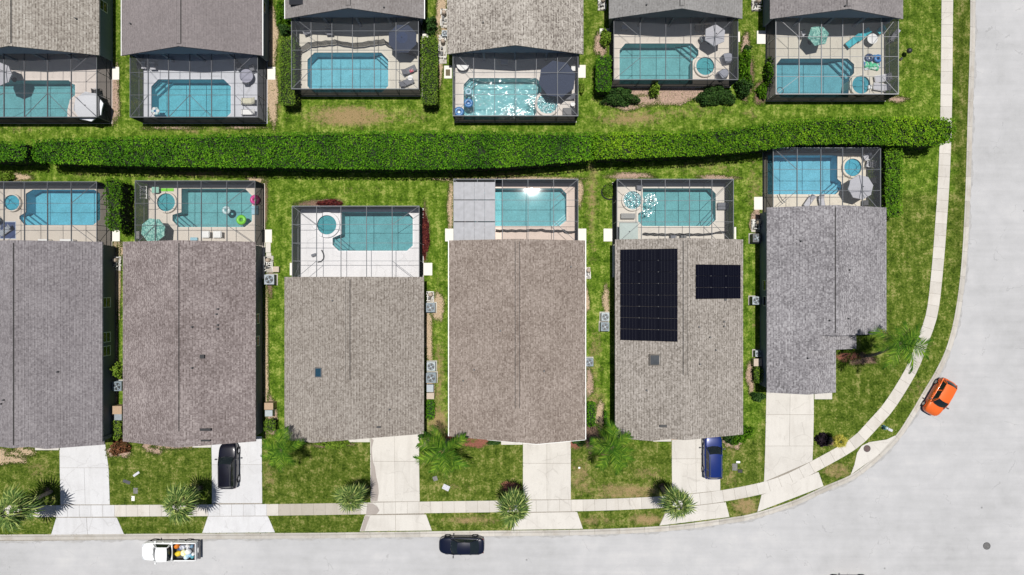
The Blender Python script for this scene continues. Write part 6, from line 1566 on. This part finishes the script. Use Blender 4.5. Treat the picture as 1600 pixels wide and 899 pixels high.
def cabinet(label, px, py, w_, d_, h, mat, name='utility_box'):
    t = thing(name, label, 'utility box', (X(px, h), Y(py, h), 0)); w_ /= 30; d_ /= 30
    b = MB(); b.box(-w_, w_, -d_, d_, -.02, h); b.build('case', mat, t, bevel=.02)
    b = MB(); b.box(-w_-.02, w_+.02, -d_-.02, d_+.02, h+.001, h+.035); b.build('lid', mat, t, bevel=.01)
    b = MB(); b.box(-.06, .06, -d_-.03, -d_-.003, h*.5, h*.62); b.build('latch', M_dkgrey, t); return t
cabinet('tan box above the silver one, beside the slate roofed house', 183, 641, 14, 12, 1.1, M_tan)
cabinet('silver metal box between the tan box and the lime hedge', 184.5, 652, 11, 9, .8, M_galv)
cabinet('tan box beside the mauve-brown house near the black suv', 420, 635, 13, 10, 1.1, M_tan)
cabinet('silver box with a white top above the small clipped bright hedge', 420, 646, 11, 9, .8, M_aclt)
cabinet('small grey box under the paired condensers of the taupe house', 672, 607, 10, 11, .7, M_galv)
cabinet('beige box between the grey box and the narrow clipped hedge', 672.5, 619, 11, 9, .5, M_beige)
cabinet('beige box beside the corner house above the shaded clipped hedge', 1184, 566.5, 12, 11, .8, M_beige)
cabinet('beige box by the pool pipes of the mauve-brown house', 431, 421, 9, 8, .45, M_beige)
def pumpset(label, px, py, w_, d_, seed):
    rs = random.Random(seed); t = thing('pool_pump_set', label, 'pool equipment', (X(px), Y(py), 0)); w_ /= 30; d_ /= 30
    b = MB(); b.box(-w_, w_, -d_, d_, -.02, .08); b.build('base_slab', M_kerb, t)
    b = MB(); b.lathe(w_*.15, d_*.45, [(.22, .08), (.24, .5), (.2, .8), (.08, .9), (.01, .92)], 16); b.build('filter_tank', M_beige, t, smooth=True)
    b = MB(); b.box(-w_*.6, w_*.1, -d_*.5, -d_*.2, .1, .38); b.build('pump_motor', M_black, t, bevel=.04)
    b = MB(); b.cyl(-w_*.2, d_*.05, .12, .1, .42, 12); b.build('strainer_pot', M_dkgrey, t)
    for k in range(9):
        b = MB(); p = Vector((rs.uniform(-w_, w_), rs.uniform(-d_, d_), rs.uniform(.3, .5))); pts = [p]
        for q in range(3):
            ax = rs.choice([0, 1]); dl = rs.choice([-1, 1])*rs.uniform(.2, .55); p = p.copy(); p[ax] += dl; p[0] = max(-w_, min(w_, p[0])); p[1] = max(-d_, min(d_, p[1])); pts.append(p)
        pts = [pts[0]-Vector((0, 0, .25))]+pts; b.tube(pts, .038, 6); b.build('pvc_pipe', M_pvc, t)
    for k in range(3):
        b = MB(); b.box(rs.uniform(-w_, w_*.6), rs.uniform(-w_*.2, w_), rs.uniform(-d_, d_*.5), rs.uniform(d_*.5, d_), .1, .16) if False else b.cyl(rs.uniform(-w_, w_), rs.uniform(-d_, d_), .06, .3, .55, 8); b.build('valve_handle', M_black, t)
    return t
for i, a in enumerate([('white pool pipes and pump in the gap beside the slate roofed house', 184, 412, 12, 22),
    ('white pool pipes and filter above the dark condenser by the mauve-brown house', 421, 413, 13, 26),
    ('pool pipes and small pump beside the taupe house above its condenser', 673, 464, 11, 16),
    ('pool pipes and white filter at the side of the corner house', 1181, 353, 15, 20),
    ('pale pool pump set in shade beside the rosy brown house', 918, 427, 8, 18),
    ('long row of pool pipes and pumps along the pale speckled house', 692, 78, 12, 44),
    ('pool pipes in the strip by the pale speckled house at the photo top', 694, 30, 10, 28),
    ('pool pipes beside the plain grey house at the photo top', 940, 8, 12, 18),
    ('pool pipes beside the grey-brown house at the photo top', 1181, 9, 14, 18)]): pumpset(a[0], a[1], a[2], a[3], a[4], i+3)
slab_thing('door_mat', 'oval brown mat on the white landing pad of the sparkling pool', 'mat', 700, 114, 7, 10, .012, pm('brown_mat', (.12,.10,.06), .95), 0, z=.051, parts=('mat_pile',))
slab_thing('gutter_pipe', 'long white pipe lying in the dark gap beside the slate roofed house', 'pipe', 178.5, 504, 3.5, 62, .1, M_white, z=.02, parts=('pipe_body',))
slab_thing('downspout', 'short grey pipe sticking out across the gap near the white pool pipes', 'pipe', 170, 424, 14, 2, .12, M_galv, z=.5, parts=('pipe_body',))
# utility lids and small things on the front lawns
def lid(label, px, py, w_, d_, mat, ang=0, h=.03): return slab_thing('valve_box_lid', label, 'ground box', px, py, w_, d_, h, mat, ang, z=-.005, parts=('lid',), bevel=.005)
lid('grey round-cornered ground box on the lawn of the mauve-brown house', 212, 767, 7, 9, M_iron2); lid('small cream ground box beneath the grey one on the same lawn', 208, 779, 5, 7.5, M_pvc)
lid('pale slanted ground box on the lawn of the mauve-brown house', 213, 741, 11, 3.5, M_ltgrey, 35); lid('low grey ground box with black sides on the same lawn', 198, 753, 12, 5, M_dkgrey, -20)
lid('grey ground box under the drooping palm by the white driveway', 680, 748, 7, 7, M_iron2, 15); lid('pale stone slab under the drooping palm by the white driveway', 697, 762, 11, 8, M_ltgrey, -25)
lid('oval grey meter lid on the lawn beside the blue suv', 1148, 730, 8, 11, M_iron2); lid('tiny white and black box above the oval meter lid', 1153, 722, 6, 3, M_white, h=.1); lid('black and grey box beneath the oval meter lid', 1156, 736, 7, 5, M_black, h=.12)
lid('tiny white marker on the lawn of the solar roofed house', 905, 731, 3, 2.5, M_white, h=.08)
# bbq
t = thing('barbecue', 'black kettle barbecue standing on the lawn outside the white framed enclosure', 'barbecue', (X(1413), Y(84), 0))
b = MB(); b.lathe(0, 0, [(.02, .62), (.2, .66), (.27, .78), (.27, .82)], 16); b.build('bowl', M_black, t, smooth=True)
b = MB(); b.lathe(0, 0, [(.275, .825), (.25, .95), (.12, 1.05), (.01, 1.07)], 16); b.build('lid', M_black, t, smooth=True)
for k in range(3): a = k*2.094; b = MB(); b.tube([(.12*math.cos(a), .12*math.sin(a), .68), (.32*math.cos(a), .32*math.sin(a), 0)], .015, 5); b.build('leg', M_dkgrey, t)
slab_thing('charcoal_bag', 'small black item on the lawn under the kettle barbecue', 'bag', 1407, 93, 5, 3, .2, M_black, 50, z=0, parts=('bag_body',))
# hydrant-like post on the verge
t = thing('fire_hydrant', 'teal hydrant with a pale cap on the verge near the orange car', 'hydrant', (X(1380), Y(667), 0)); M_tl = pm('teal_paint', (.03, .14, .17), .35, coat=.4)
b = MB(); b.lathe(0, 0, [(.2, -.02), (.2, .05), (.13, .07), (.13, .55), (.17, .58), (.17, .62), (.12, .66)], 16); b.build('barrel', M_tl, t, smooth=False)
b = MB(); b.lathe(0, 0, [(.15, .63), (.13, .74), (.06, .80), (.01, .81)], 16); b.build('cap', pm('pale_cap', (.42, .52, .55), .3, coat=.5), t, smooth=True)
for a in (0, 2.1, 4.2): b = MB(); b.tube([(.1*math.cos(a), .1*math.sin(a), .4), (.26*math.cos(a), .26*math.sin(a), .4)], .07, 8); b.build('nozzle', M_tl, t)
slab_thing('concrete_collar', 'small pale concrete block beside the teal hydrant', 'block', 1391, 672, 7, 4, .08, M_ltgrey, -25, z=0, parts=('block_body',))
